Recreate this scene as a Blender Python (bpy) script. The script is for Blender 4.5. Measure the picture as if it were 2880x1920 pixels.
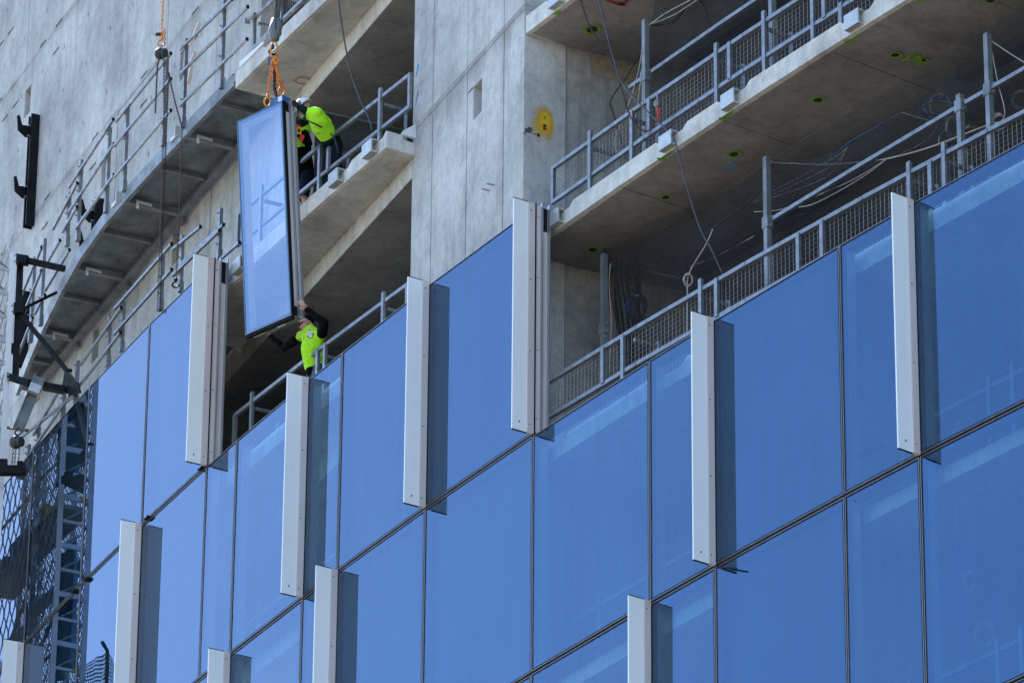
import bpy, bmesh, math, random
from mathutils import Vector, Matrix
random.seed(7)

# ------------------------------------------------------------------ camera, sky, sun
for o in list(bpy.data.objects): bpy.data.objects.remove(o)
scn = bpy.context.scene
FPX, CX, CY = 16000.0, 1440.0, 960.0            # 200 mm lens on a 36 mm sensor, 2880x1920 photo
PITCH, ROLL = math.radians(27.03), math.radians(.511)
cam_d = bpy.data.cameras.new('camera'); cam_d.lens = 200; cam_d.sensor_width = 36
cam_d.clip_start = .5; cam_d.clip_end = 6000
cam = bpy.data.objects.new('camera', cam_d); scn.collection.objects.link(cam); scn.camera = cam
_c, _s = math.cos(PITCH), math.sin(PITCH)
_r0, _u0, _f0 = Vector((1, 0, 0)), Vector((0, -_s, _c)), Vector((0, _c, _s))
_cr, _sr = math.cos(ROLL), math.sin(ROLL)
CAM_R = _r0*_cr + _u0*_sr
CAM_U = _u0*_cr - _r0*_sr
M = Matrix((CAM_R, CAM_U, -_f0)).transposed().to_4x4()
cam.matrix_world = M

SUN_AZ, SUN_EL = math.radians(-24.0), math.radians(46)      # azimuth from +Y towards +X
sun_dir = Vector((math.sin(SUN_AZ)*math.cos(SUN_EL), math.cos(SUN_AZ)*math.cos(SUN_EL), math.sin(SUN_EL)))
w = bpy.data.worlds.new('World'); scn.world = w; w.use_nodes = True
nt = w.node_tree; bg = nt.nodes['Background']
sky = nt.nodes.new('ShaderNodeTexSky'); sky.sky_type = 'NISHITA'; sky.sun_disc = False
sky.sun_elevation = SUN_EL; sky.sun_rotation = SUN_AZ
sky.air_density = 1.0; sky.dust_density = .5; sky.ozone_density = 4.5
nt.links.new(sky.outputs[0], bg.inputs[0]); bg.inputs[1].default_value = .15
sd = bpy.data.lights.new('sun', 'SUN'); sd.energy = 4.0; sd.angle = math.radians(.53); sd.color = (1, .94, .85)
so = bpy.data.objects.new('sun', sd); scn.collection.objects.link(so)
so.rotation_euler = (-sun_dir).to_track_quat('-Z', 'Y').to_euler(); so.location = (0, 0, 120)
scn.view_settings.view_transform = 'Standard'; scn.view_settings.look = 'None'
scn.view_settings.exposure = 1.6; scn.view_settings.gamma = 1
scn.render.engine = 'CYCLES'
scn.cycles.max_bounces = 10; scn.cycles.transparent_max_bounces = 24; scn.cycles.glossy_bounces = 5

# ------------------------------------------------------------------ pixels and building coordinates
def ray(p):
    a, b = (p[0]-CX)/FPX, (CY-p[1])/FPX
    return _f0 + CAM_R*a + CAM_U*b
def zoom(ox, oy, k=2.45): return lambda x, y: (ox+x/k, oy+y/k)
z1, z2, z3, z4 = zoom(0, 0), zoom(640, 0), zoom(1360, 0), zoom(2120, 0)
z5, z6, z7, z8 = zoom(0, 640), zoom(640, 640), zoom(1360, 640), zoom(2120, 640)
b1, b2, b3, b4 = zoom(0, 1280), zoom(640, 1280), zoom(1360, 1280), zoom(2120, 1280)
wu = zoom(700, 240, 6.03); wl = zoom(640, 760, 4.355)
GZ = -1.6
CC = (97.609, 135.68); RR = 115.877                     # the facade is an arc
A0 = math.atan2(72.74-CC[1], .30-CC[0])
L = {-3: 54.13, -2: 50.43, -1: 46.73, 0: 43.03, 1: 39.33, 2: 35.63, 3: 31.93, 4: 28.23, 5: 24.53}
def P(s, n, z):                                          # s along the arc (towards the right), n outwards
    a = A0+s/RR
    return Vector((CC[0]+(RR+n)*math.cos(a), CC[1]+(RR+n)*math.sin(a), z))
def N(s): a = A0+s/RR; return Vector((math.cos(a), math.sin(a), 0))
def T(s): a = A0+s/RR; return Vector((-math.sin(a), math.cos(a), 0))
def cyl(p, n):                                           # pixel ray meets the arc offset by n
    R = ray(p); r = RR+n
    a = R.x**2+R.y**2; b = -2*(R.x*CC[0]+R.y*CC[1]); c = CC[0]**2+CC[1]**2-r*r
    return R*((-b-math.sqrt(b*b-4*a*c))/(2*a))
def sn(v):
    dx, dy = v.x-CC[0], v.y-CC[1]
    a = math.atan2(dy, dx)-A0
    a = (a+math.pi) % (2*math.pi)-math.pi
    return a*RR, math.hypot(dx, dy)-RR
def atz(p, z): R = ray(p); return R*(z/R.z)
WP = Vector((-1.51, 77.35, 0)); WA = math.radians(66)    # plane of the concrete wall line
WD = Vector((math.cos(WA), -math.sin(WA), 0)); WN = Vector((-math.sin(WA), -math.cos(WA), 0))
def W(u, off, z): return WP+WD*u+WN*off+Vector((0, 0, z))
def wallpx(p, off=0):
    R = ray(p); t = (WP+WN*off).dot(WN)/Vector((R.x, R.y, 0)).dot(WN); v = R*t
    return (v-WP).dot(WD), v.z
def n_wall(s):                                           # offset of the wall plane at arc position s
    q = P(s, 0, 0); nn = N(s)
    return (WP-q).dot(WN)/nn.dot(WN)

# ------------------------------------------------------------------ materials
MATS = {}
def newmat(name):
    m = bpy.data.materials.new(name); m.use_nodes = True; MATS[name] = m
    return m, m.node_tree, m.node_tree.nodes['Principled BSDF']
def coords(nt, scale=(1, 1, 1), rot=0.0):
    g = nt.nodes.new('ShaderNodeNewGeometry'); mp = nt.nodes.new('ShaderNodeMapping')
    mp.inputs['Scale'].default_value = scale; mp.inputs['Rotation'].default_value = (0, 0, rot)
    nt.links.new(g.outputs['Position'], mp.inputs[0]); return mp.outputs[0]
def noise(nt, vec, scale, detail=6, rough=.6):
    n = nt.nodes.new('ShaderNodeTexNoise'); n.inputs['Scale'].default_value = scale
    n.inputs['Detail'].default_value = detail; n.inputs['Roughness'].default_value = rough
    nt.links.new(vec, n.inputs['Vector']); return n.outputs[0]
def ramp(nt, fac, stops):
    r = nt.nodes.new('ShaderNodeValToRGB'); e = r.color_ramp.elements
    while len(e) < len(stops): e.new(.5)
    for i, (p, c) in enumerate(stops):
        e[i].position = p; e[i].color = (*c, 1) if len(c) == 3 else c
    nt.links.new(fac, r.inputs[0]); return r.outputs[0]
def mixc(nt, fac, a, b, mode='MIX'):
    m = nt.nodes.new('ShaderNodeMix'); m.data_type = 'RGBA'; m.blend_type = mode
    for sock, v in ((m.inputs[0], fac), (m.inputs[6], a), (m.inputs[7], b)):
        if isinstance(v, (int, float)): sock.default_value = v
        elif isinstance(v, tuple): sock.default_value = (*v, 1)
        else: nt.links.new(v, sock)
    return m.outputs[2]
def bump(nt, h, bs, strength=.2, dist=.01):
    b = nt.nodes.new('ShaderNodeBump'); b.inputs['Strength'].default_value = strength; b.inputs['Distance'].default_value = dist
    nt.links.new(h, b.inputs['Height']); nt.links.new(b.outputs[0], bs.inputs['Normal'])
def concrete(name, lo, mid, hi, streak=.55, stain=(.22, .17, .12), stain_amt=.5, rough=.85, joints=False):
    m, nt, bs = newmat(name)
    c1 = coords(nt); big = noise(nt, c1, .6, 8, .68)
    col = ramp(nt, big, [(.36, tuple(x*.88 for x in lo)), (.5, mid), (.63, tuple(min(1, x*1.06) for x in hi))])
    cs = coords(nt, (1, 1, .08)); st = noise(nt, cs, 4.2, 7, .65)
    col = mixc(nt, streak, col, ramp(nt, st, [(.36, (.58, .58, .59)), (.5, (1, 1, 1)), (.72, (1.10, 1.09, 1.05))]), 'MULTIPLY')
    sm = noise(nt, c1, 6, 9, .72)
    col = mixc(nt, .65, col, ramp(nt, sm, [(.36, (.70, .71, .73)), (.5, (1, 1, 1)), (.7, (1.07, 1.07, 1.06))]), 'MULTIPLY')
    cw = coords(nt, (1, 1, .35)); ss = noise(nt, cw, 1.3, 9, .72)
    col = mixc(nt, ramp(nt, ss, [(.58, (0, 0, 0)), (.72, (stain_amt,)*3)]), col, stain)
    if joints:                                           # grout leaks and dirt along the pour joints
        g = nt.nodes.new('ShaderNodeNewGeometry'); sp = nt.nodes.new('ShaderNodeSeparateXYZ'); nt.links.new(g.outputs['Position'], sp.inputs[0])
        def mth(op, a, v=None):
            n = nt.nodes.new('ShaderNodeMath'); n.operation = op; nt.links.new(a, n.inputs[0])
            if v is not None: (nt.links.new(v, n.inputs[1]) if not isinstance(v, (int, float)) else setattr(n.inputs[1], 'default_value', v))
            return n.outputs[0]
        fz = mth('FRACT', mth('DIVIDE', mth('SUBTRACT', sp.outputs[2], 6.16+.10), 3.7))
        dn = mth('ADD', fz, mth('MULTIPLY', noise(nt, coords(nt, (1, 1, .5)), 2.6, 8, .75), -.28))
        band = ramp(nt, dn, [(.74, (0, 0, 0)), (.86, (.75, .75, .75)), (.99, (0, 0, 0))])
        col = mixc(nt, mixc(nt, 1.0, band, ramp(nt, noise(nt, c1, 1.1, 6, .7), [(.40, (.1,)*3), (.56, (1.,)*3)]), 'MULTIPLY'), col, (.20, .185, .16))
    dg = coords(nt, (1, 1, .5), math.radians(24)); dl = noise(nt, dg, 2.4, 9, .8)      # thin smears and water lines
    col = mixc(nt, ramp(nt, dl, [(.47, (0, 0, 0)), (.5, (.32, .32, .32)), (.53, (0, 0, 0))]), col, tuple(x*.55 for x in mid))
    vo = nt.nodes.new('ShaderNodeTexVoronoi'); vo.inputs['Scale'].default_value = 5; nt.links.new(c1, vo.inputs['Vector'])       # bug holes
    col = mixc(nt, ramp(nt, vo.outputs['Distance'], [(.05, (.55, .55, .55)), (.09, (0, 0, 0))]), col, tuple(x*.4 for x in mid))
    nt.links.new(col, bs.inputs['Base Color']); bs.inputs['Roughness'].default_value = rough
    bump(nt, noise(nt, c1, 30, 6), bs, .25, .006)
    return m
concrete('wall_concrete', (.36, .355, .33), (.455, .445, .41), (.53, .515, .47), .35, stain=(.40, .37, .31), stain_amt=.5, joints=True)
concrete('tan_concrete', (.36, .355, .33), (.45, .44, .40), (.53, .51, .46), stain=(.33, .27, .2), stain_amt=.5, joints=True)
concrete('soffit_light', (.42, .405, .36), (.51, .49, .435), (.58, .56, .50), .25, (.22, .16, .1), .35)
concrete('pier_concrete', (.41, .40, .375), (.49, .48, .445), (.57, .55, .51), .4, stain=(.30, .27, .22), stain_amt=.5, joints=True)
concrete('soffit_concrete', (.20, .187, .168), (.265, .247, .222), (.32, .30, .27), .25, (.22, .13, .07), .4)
concrete('edge_concrete', (.53, .505, .445), (.62, .595, .53), (.69, .665, .60), .4, (.35, .31, .25), .4)
concrete('rough_concrete', (.27, .252, .23), (.36, .338, .31), (.43, .405, .37), .6, (.2, .15, .1), .6)
def plain(name, col, rough=.5, metal=0, var=.25, scale=6, spec=.5, streak=False):
    m, nt, bs = newmat(name)
    c = coords(nt, (1, 1, .2) if streak else (1, 1, 1)); f = noise(nt, c, scale, 6, .65)
    lo = tuple(x*(1-var) for x in col); hi = tuple(min(1, x*(1+var*.6)) for x in col)
    nt.links.new(ramp(nt, f, [(.32, lo), (.68, hi)]), bs.inputs['Base Color'])
    rr = ramp(nt, f, [(.3, (min(1, rough*1.25),)*3), (.7, (rough*.8,)*3)])
    nt.links.new(rr, bs.inputs['Roughness'])
    bs.inputs['Metallic'].default_value = metal; bs.inputs['Specular IOR Level'].default_value = spec
    return m
plain('galvanised', (.235, .243, .25), .42, .6, .3, 9)
plain('galvanised_dull', (.22, .235, .24), .55, .4, .4, 2.2)
plain('deck_steel', (.15, .165, .17), .5, .35, .55, 2.0)
plain('dark_steel', (.010, .009, .010), .55, 0, .4, 5, .15)
plain('wire_steel', (.34, .325, .31), .5, .4, .3, 8)
plain('anodised', (.72, .62, .575), .42, .25, .08, 2, streak=True)
plain('bead', (.33, .34, .36), .35, .6, .1, 3)
plain('frame_dark', (.045, .05, .055), .45, .3, .2, 3)
plain('edge_blue', (.10, .15, .20), .3, .5, .15, 3)
plain('gasket', (.010, .010, .011), .7, 0, .2, 4, .15)
plain('spandrel', (.03, .035, .045), .7, 0, .15, 1)
plain('fin_glass', (.85, .86, .835), .12, 0, .035, .9, .5, True)
plain('white_plate', (.75, .77, .78), .4, 0, .1, 4)
plain('bracket_alu', (.48, .49, .46), .4, .4, .15, 8)
plain('orange_chain', (.75, .26, .02), .5, .1, .35, 25)
plain('rust_chain', (.075, .04, .03), .7, .2, .4, 25)
plain('black_chain', (.012, .012, .013), .55, .1, .3, 25, .25)
plain('blue_paint', (.03, .13, .33), .45, 0, .25, 8)
plain('blue_cable', (.012, .08, .19), .5, 0, .2, 8)
plain('white_rope', (.42, .38, .32), .8, 0, .3, 30)
plain('grey_cable', (.045, .045, .05), .5, 0, .2, 8)
plain('black_rope', (.014, .014, .015), .7, 0, .2, 8)
plain('red_rope', (.3, .03, .025), .7, 0, .2, 8)
plain('green_spray', (.20, .36, .03), .8, 0, .3, 9)
plain('yellow_spray', (.72, .42, .02), .8, 0, .3, 9)
plain('orange_spray', (.55, .25, .03), .8, 0, .3, 9)
plain('blue_spray', (.05, .25, .5), .8, 0, .3, 9)
plain('red_spray', (.32, .02, .03), .8, 0, .3, 9)
plain('dark_hole', (.02, .018, .016), .9, 0, .2, 9)
plain('ink', (.02, .02, .02), .8, 0, .2, 9)
plain('hi_vis', (.42, .90, .012), .75, 0, .10, 14)
plain('black_cloth', (.0035, .0035, .004), .9, 0, .3, 14, .08)
plain('green_cloth', (.005, .015, .013), .9, 0, .3, 14, .08)
plain('navy_cloth', (.007, .012, .026), .9, 0, .35, 14, .1)
plain('grey_cloth', (.075, .095, .13), .85, 0, .35, 14)
plain('skin', (.50, .27, .19), .55, 0, .15, 20)
plain('hair', (.03, .02, .015), .8, 0, .3, 30)
plain('glove', (.018, .013, .012), .8, 0, .3, 30)
plain('helmet_white', (.80, .80, .81), .25, 0, .03, 5)
plain('boot', (.10, .06, .035), .7, 0, .3, 15)
plain('tool_yellow', (.8, .5, .02), .45, 0, .1, 5)
plain('tool_red', (.6, .03, .02), .45, 0, .1, 5)
plain('print_white', (.75, .75, .72), .8, 0, .1, 5)
plain('tarp_blue', (.02, .16, .36), .6, 0, .4, 2)
plain('tag_yellow', (.65, .38, .02), .6, 0, .2, 5)
plain('paving', (.165, .145, .118), .85, 0, .3, .2)
plain('mesh_alu', (.55, .56, .58), .4, .5, .15, 5)
concrete('interior_concrete', (.09, .085, .08), (.12, .115, .105), (.15, .145, .135), .5, (.08, .06, .05), .5)  # darker concrete copy, the shade of the rooms is put into its colour
plain('hoist_grey', (.05, .048, .05), .5, .2, .3, 9)
plain('timber', (.30, .25, .18), .7, 0, .3, 12)

def veil(name, col, cell, solid):                        # net: cords drawn as a grid with real gaps
    m, nt, bs = newmat(name)
    uv = nt.nodes.new('ShaderNodeUVMap'); uv.uv_map = 'UVMap'
    sp = nt.nodes.new('ShaderNodeSeparateXYZ'); nt.links.new(uv.outputs[0], sp.inputs[0])
    outs = []
    for k in (0, 1):
        mu = nt.nodes.new('ShaderNodeMath'); mu.operation = 'MULTIPLY'; mu.inputs[1].default_value = 1/cell
        nt.links.new(sp.outputs[k], mu.inputs[0])
        fr = nt.nodes.new('ShaderNodeMath'); fr.operation = 'FRACT'; nt.links.new(mu.outputs[0], fr.inputs[0])
        lt = nt.nodes.new('ShaderNodeMath'); lt.operation = 'LESS_THAN'; lt.inputs[1].default_value = solid
        nt.links.new(fr.outputs[0], lt.inputs[0]); outs.append(lt.outputs[0])
    mx = nt.nodes.new('ShaderNodeMath'); mx.operation = 'MAXIMUM'
    nt.links.new(outs[0], mx.inputs[0]); nt.links.new(outs[1], mx.inputs[1])
    nt.links.new(mx.outputs[0], bs.inputs['Alpha'])
    bs.inputs['Base Color'].default_value = (*col, 1); bs.inputs['Roughness'].default_value = .9
veil('black_net', (.016, .013, .012), .03, .34)
veil('green_net', (.01, .055, .05), .05, .38)

m_, nt_, bs_ = newmat('spray_fade')                      # aerosol paint thinning out at its rim
uv_ = nt_.nodes.new('ShaderNodeUVMap'); uv_.uv_map = 'UVMap'; ln_ = nt_.nodes.new('ShaderNodeVectorMath'); ln_.operation = 'LENGTH'; nt_.links.new(uv_.outputs[0], ln_.inputs[0])
ad_ = nt_.nodes.new('ShaderNodeMath'); ad_.operation = 'MULTIPLY_ADD'; ad_.inputs[1].default_value = .7; nt_.links.new(ln_.outputs['Value'], ad_.inputs[0]); nt_.links.new(ramp(nt_, noise(nt_, coords(nt_), 5, 6, .7), [(.0, (0, 0, 0)), (1, (.5, .5, .5))]), ad_.inputs[2])
nt_.links.new(ramp(nt_, ad_.outputs[0], [(.52, (.92, .92, .92)), (.64, (.4, .4, .4)), (.84, (0, 0, 0))]), bs_.inputs['Alpha'])
bs_.inputs['Base Color'].default_value = (.70, .40, .02, 1); bs_.inputs['Roughness'].default_value = .9

def glass(name, fk, coat, tint, gl):                     # coated glass: blue coating reflection + Fresnel surface reflection
    m, nt, bs = newmat(name); nt.nodes.remove(bs); out = nt.nodes['Material Output']
    tr = nt.nodes.new('ShaderNodeBsdfTransparent'); tr.inputs[0].default_value = (*tint, 1)
    g1 = nt.nodes.new('ShaderNodeBsdfGlossy'); g1.inputs['Roughness'].default_value = 0; g1.inputs['Color'].default_value = (*gl, 1)
    g2 = nt.nodes.new('ShaderNodeBsdfGlossy'); g2.inputs['Roughness'].default_value = 0; g2.inputs['Color'].default_value = (.97, .98, 1, 1)
    m0 = nt.nodes.new('ShaderNodeMixShader')
    oi = nt.nodes.new('ShaderNodeObjectInfo'); wv = noise(nt, coords(nt, (1, 1, .05)), 9, 5, .6)   # coating varies from pane to pane and in faint vertical rolls
    s1_ = nt.nodes.new('ShaderNodeMath'); s1_.operation = 'MULTIPLY_ADD'; s1_.inputs[1].default_value = .10; s1_.inputs[2].default_value = .92; nt.links.new(oi.outputs['Random'], s1_.inputs[0])
    s2_ = nt.nodes.new('ShaderNodeMath'); s2_.operation = 'MULTIPLY_ADD'; s2_.inputs[1].default_value = .34; s2_.inputs[2].default_value = .83; nt.links.new(wv, s2_.inputs[0])
    s3_ = nt.nodes.new('ShaderNodeMath'); s3_.operation = 'MULTIPLY'; nt.links.new(s1_.outputs[0], s3_.inputs[0]); nt.links.new(s2_.outputs[0], s3_.inputs[1])
    s4_ = nt.nodes.new('ShaderNodeMath'); s4_.operation = 'MULTIPLY'; s4_.inputs[1].default_value = coat; nt.links.new(s3_.outputs[0], s4_.inputs[0]); nt.links.new(s4_.outputs[0], m0.inputs[0])
    nt.links.new(tr.outputs[0], m0.inputs[1]); nt.links.new(g1.outputs[0], m0.inputs[2])
    lw = nt.nodes.new('ShaderNodeFresnel'); lw.inputs[0].default_value = 1.5
    ma = nt.nodes.new('ShaderNodeMath'); ma.operation = 'MULTIPLY'; ma.inputs[1].default_value = fk
    ma.use_clamp = True; nt.links.new(lw.outputs[0], ma.inputs[0])
    mx = nt.nodes.new('ShaderNodeMixShader')
    nt.links.new(ma.outputs[0], mx.inputs[0]); nt.links.new(m0.outputs[0], mx.inputs[1]); nt.links.new(g2.outputs[0], mx.inputs[2])
    df = nt.nodes.new('ShaderNodeBsdfDiffuse'); df.inputs[0].default_value = (.25, .36, .46, 1)
    c = coords(nt, (1, 1, .06)); f = noise(nt, c, 7, 8, .7)
    c2 = coords(nt); f2 = noise(nt, c2, .5, 3, .5)
    mu = nt.nodes.new('ShaderNodeMath'); mu.operation = 'MULTIPLY'; nt.links.new(f, mu.inputs[0]); nt.links.new(f2, mu.inputs[1])
    dr = ramp(nt, mu.outputs[0], [(.15, (.001,)*3), (.5, (.035,)*3)])
    m2 = nt.nodes.new('ShaderNodeMixShader'); nt.links.new(dr, m2.inputs[0])
    nt.links.new(mx.outputs[0], m2.inputs[1]); nt.links.new(df.outputs[0], m2.inputs[2])
    nt.links.new(m2.outputs[0], out.inputs[0])
glass('facade_glass', .78, .135, (.46, .66, .70), (.13, .48, 1.0))
glass('hung_glass', 2.2, .24, (.80, .87, .92), (.45, .66, 1.0))

# ------------------------------------------------------------------ mesh builder
COL = scn.collection
WLOC = {}
class MB:
    def __init__(s): s.v = []; s.f = []; s.m = []; s.uv = {}
    def add(s, vs, fs, mat=0):
        o = len(s.v); s.v += [Vector(x) for x in vs]
        for f in fs: s.f.append([o+i for i in f]); s.m.append(mat)
        return o
    def hexa(s, b, t, mat=0):                            # bottom quad, top quad
        s.add(list(b)+list(t), [(3, 2, 1, 0), (4, 5, 6, 7), (0, 1, 5, 4), (1, 2, 6, 5), (2, 3, 7, 6), (3, 0, 4, 7)], mat)
    def obox(s, c, ax, ay, az, mat=0):                   # centre and half axes
        c = Vector(c); q = [(-1, -1), (1, -1), (1, 1), (-1, 1)]
        s.hexa([c+ax*i+ay*j-az for i, j in q], [c+ax*i+ay*j+az for i, j in q], mat)
    def beam(s, p, q, w, h, up=None, mat=0):
        p, q = Vector(p), Vector(q); d = q-p; l = d.length
        if l < 1e-6: return
        d /= l; up = Vector(up or (0, 0, 1))
        if abs(d.dot(up)) > .98: up = Vector((0, 1, 0)) if abs(d.y) < .9 else Vector((1, 0, 0))
        sd = d.cross(up).normalized(); u2 = sd.cross(d)
        s.obox((p+q)/2, d*(l/2), sd*(w/2), u2*(h/2), mat)
    def tube(s, pts, r, k=6, mat=0, closed=False):
        pts = [Vector(p) for p in pts]; n = len(pts); rings = []
        rs = r if isinstance(r, (list, tuple)) else [r]*n
        prev = None
        for i, p in enumerate(pts):
            a = pts[(i-1) % n] if (i or closed) else p; b = pts[(i+1) % n] if (i < n-1 or closed) else p
            d = (b-a); d = d.normalized() if d.length > 1e-9 else Vector((0, 0, 1))
            if prev is None:
                prev = d.cross(Vector((0, 0, 1)))
                if prev.length < .05: prev = d.cross(Vector((0, 1, 0)))
            e1 = (prev-d*prev.dot(d)); e1 = e1.normalized() if e1.length > 1e-6 else d.orthogonal().normalized(); e2 = d.cross(e1); prev = e1
            rings.append([p+(e1*math.cos(2*math.pi*j/k)+e2*math.sin(2*math.pi*j/k))*rs[i] for j in range(k)])
        o = len(s.v); s.v += [v for r_ in rings for v in r_]
        for i in range(n if closed else n-1):
            i2 = (i+1) % n
            for j in range(k):
                j2 = (j+1) % k; s.f.append([o+i*k+j, o+i*k+j2, o+i2*k+j2, o+i2*k+j]); s.m.append(mat)
        if not closed:
            s.f.append([o+j for j in range(k)][::-1]); s.m.append(mat)
            s.f.append([o+(n-1)*k+j for j in range(k)]); s.m.append(mat)
    def ball(s, c, r, nu=10, nv=7, mat=0, ax=None):      # ellipsoid, r scalar or 3 half axes
        c = Vector(c)
        if ax is None: ax = [Vector((1, 0, 0)), Vector((0, 1, 0)), Vector((0, 0, 1))]
        if isinstance(r, (int, float)): r = (r, r, r)
        o = len(s.v)
        for i in range(nv+1):
            ph = math.pi*i/nv
            for j in range(nu):
                th = 2*math.pi*j/nu
                s.v.append(c+ax[0]*(r[0]*math.sin(ph)*math.cos(th))+ax[1]*(r[1]*math.sin(ph)*math.sin(th))+ax[2]*(r[2]*math.cos(ph)))
        for i in range(nv):
            for j in range(nu):
                j2 = (j+1) % nu; s.f.append([o+i*nu+j, o+(i+1)*nu+j, o+(i+1)*nu+j2, o+i*nu+j2]); s.m.append(mat)
    def poly(s, pts, ext, mat=0):                        # polygon extruded by ext
        pts = [Vector(p) for p in pts]; n = len(pts); ext = Vector(ext)
        s.add(pts+[p+ext for p in pts], [tuple(range(n))[::-1], tuple(range(n, 2*n))]+[(i, (i+1) % n, n+(i+1) % n, n+i) for i in range(n)], mat)
    def build(s, name, mats, parent=None, smooth=False, fix=True, **kw):
        if not s.v: return None
        if isinstance(mats, str): mats = [mats]
        lo = Vector((min(v.x for v in s.v), min(v.y for v in s.v), min(v.z for v in s.v)))
        hi = Vector((max(v.x for v in s.v), max(v.y for v in s.v), max(v.z for v in s.v)))
        c = (lo+hi)/2
        if parent is None: c.z = lo.z
        me = bpy.data.meshes.new(name); me.from_pydata([v-c for v in s.v], [], s.f); 
        for m in mats: me.materials.append(MATS[m])
        me.polygons.foreach_set('material_index', s.m)
        if s.uv:
            ul = me.uv_layers.new(name='UVMap')
            for lp in me.loops: ul.data[lp.index].uv = s.uv.get(lp.vertex_index, (0, 0))
        if fix:
            bm = bmesh.new(); bm.from_mesh(me); bmesh.ops.remove_doubles(bm, verts=bm.verts, dist=1e-5) if smooth else None
            bmesh.ops.recalc_face_normals(bm, faces=bm.faces); bm.to_mesh(me); bm.free()
        if smooth: me.polygons.foreach_set('use_smooth', [True]*len(me.polygons))
        return link(name, me, c, parent, **kw)
def link(name, me, c, parent=None, label=None, cat=None, group=None, kind=None):
    o = bpy.data.objects.new(name, me); COL.objects.link(o)
    o.location = c-(WLOC[parent.name] if parent else Vector((0, 0, 0))); WLOC[o.name] = Vector(c)
    if parent: o.parent = parent
    if label: o['label'] = label
    if cat: o['category'] = cat
    if group: o['group'] = group
    if kind: o['kind'] = kind
    elif cat: o['kind'] = 'thing'
    return o
def thing(name, loc, label, cat, group=None): return link(name, None, Vector(loc), None, label, cat, group)
ZV = Vector((0, 0, 1))

# ------------------------------------------------------------------ ground
g = MB(); g.add([(-3000, -3000, GZ), (3000, -3000, GZ), (3000, 3000, GZ), (-3000, 3000, GZ)], [(0, 1, 2, 3)])
g.build('ground', 'paving', kind='structure', fix=False)

# ------------------------------------------------------------------ concrete building
bld = thing('concrete_building', P(0, -3, GZ), 'unfinished grey concrete tower frame with bare wall, pier and open floor slabs', 'building')
LEV = [-3, -2, -1, 0, 1, 2, 3, 4, 5]

def recess_panel(name, u0, u1, za, zb, thick, holes, mat, front=0.0):
    """one cast panel of the wall plane with rectangular recesses (u0,u1,z0,z1,depth)"""
    us = sorted({u0, u1}|{h[i] for h in holes for i in (0, 1)}); zs = sorted({za, zb}|{h[i] for h in holes for i in (2, 3)})
    m = MB()
    def q(a, b, c, d, f0): m.add([a, b, c, d], [(0, 1, 2, 3)])
    for i in range(len(us)-1):
        for j in range(len(zs)-1):
            uc, zc = (us[i]+us[i+1])/2, (zs[j]+zs[j+1])/2; dp = 0; 
            for h in holes:
                if h[0] < uc < h[1] and h[2] < zc < h[3]: dp = h[4]
            q(W(us[i], front-dp, zs[j]), W(us[i+1], front-dp, zs[j]), W(us[i+1], front-dp, zs[j+1]), W(us[i], front-dp, zs[j+1]), 0)
    for h in holes:
        f, bk = front, front-h[4]; c = [(h[0], h[2]), (h[1], h[2]), (h[1], h[3]), (h[0], h[3])]
        for k in range(4):
            a, b = c[k], c[(k+1) % 4]; m.add([W(a[0], f, a[1]), W(b[0], f, b[1]), W(b[0], bk, b[1]), W(a[0], bk, a[1])], [(0, 1, 2, 3)])
    c = [(u0, za), (u1, za), (u1, zb), (u0, zb)]; bk = front-thick
    for k in range(4):
        a, b = c[k], c[(k+1) % 4]; m.add([W(a[0], front, a[1]), W(b[0], front, b[1]), W(b[0], bk, b[1]), W(a[0], bk, a[1])], [(0, 1, 2, 3)])
    m.add([W(x, bk, z) for x, z in c], [(0, 1, 2, 3)])
    return m.build(name, mat, bld, fix=True)

LIFT = .13                                               # pour joints sit just above floor level
lifts = [GZ, 13.4, L[5]+LIFT, L[4]+LIFT, L[3]+LIFT, L[2]+LIFT, L[1]+LIFT, L[0]+LIFT, L[-1]+LIFT, L[-2]+LIFT, L[-3]+LIFT, 57.96, 61.6]
def inside(h, a, b, c, d): return a+.02 < h[0] and h[1] < b-.02 and c+.02 < h[2] and h[3] < d-.02
holes = []
for zz_, us_ in ((50.66, (-10.15, -12.65, -15.16, -17.7, -20.3)), (50.06, (-10.1, -12.62, -15.2, -17.75)), (54.33, (-17.55, -18.42, -20.9)), (53.76, (-17.63, -19.9, -20.5)), (55.66, (-20.42, -20.98)),
                 (46.4, (-20.3, -17.7))):
    for u in us_: holes.append((u-.17, u+.17, zz_-.028, zz_+.028, .07))
for u, zc in ((-19.16, 53.45), (-14.55, 49.62), (-10.64, 49.85)): holes.append((u-.16, u+.16, zc-.3, zc+.3, .22))
for p_ in (z5(660, 800), z5(1210, 130)):
    u, zc = wallpx(p_); holes.append((u-.17, u+.17, zc-.33, zc+.33, .22))
joints_u = [-29.5, -27, -24.45, -21.7, -19.35, -16.45, -13.95, -11.5, -9.0, -6.9, -4.9]
for k in range(len(lifts)-1):
    za, zb = lifts[k], lifts[k+1]
    for i in range(len(joints_u)-1):
        a, b = joints_u[i], joints_u[i+1]
        if k == 6 and a >= -9.1: continue                # opening between floors 1 and 0
        if k >= 8 and a >= -7: continue
        if k < 6 and k > 2 and a > -9.1: continue
        gp = .005
        hs = [h for h in holes if inside(h, a, b, za, zb)]
        recess_panel('wall_panel', a+gp, b-gp, za+gp, zb-gp, .25, hs, 'tan_concrete' if k in (6, 7) else 'wall_concrete', random.uniform(-.004, .004))
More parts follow.
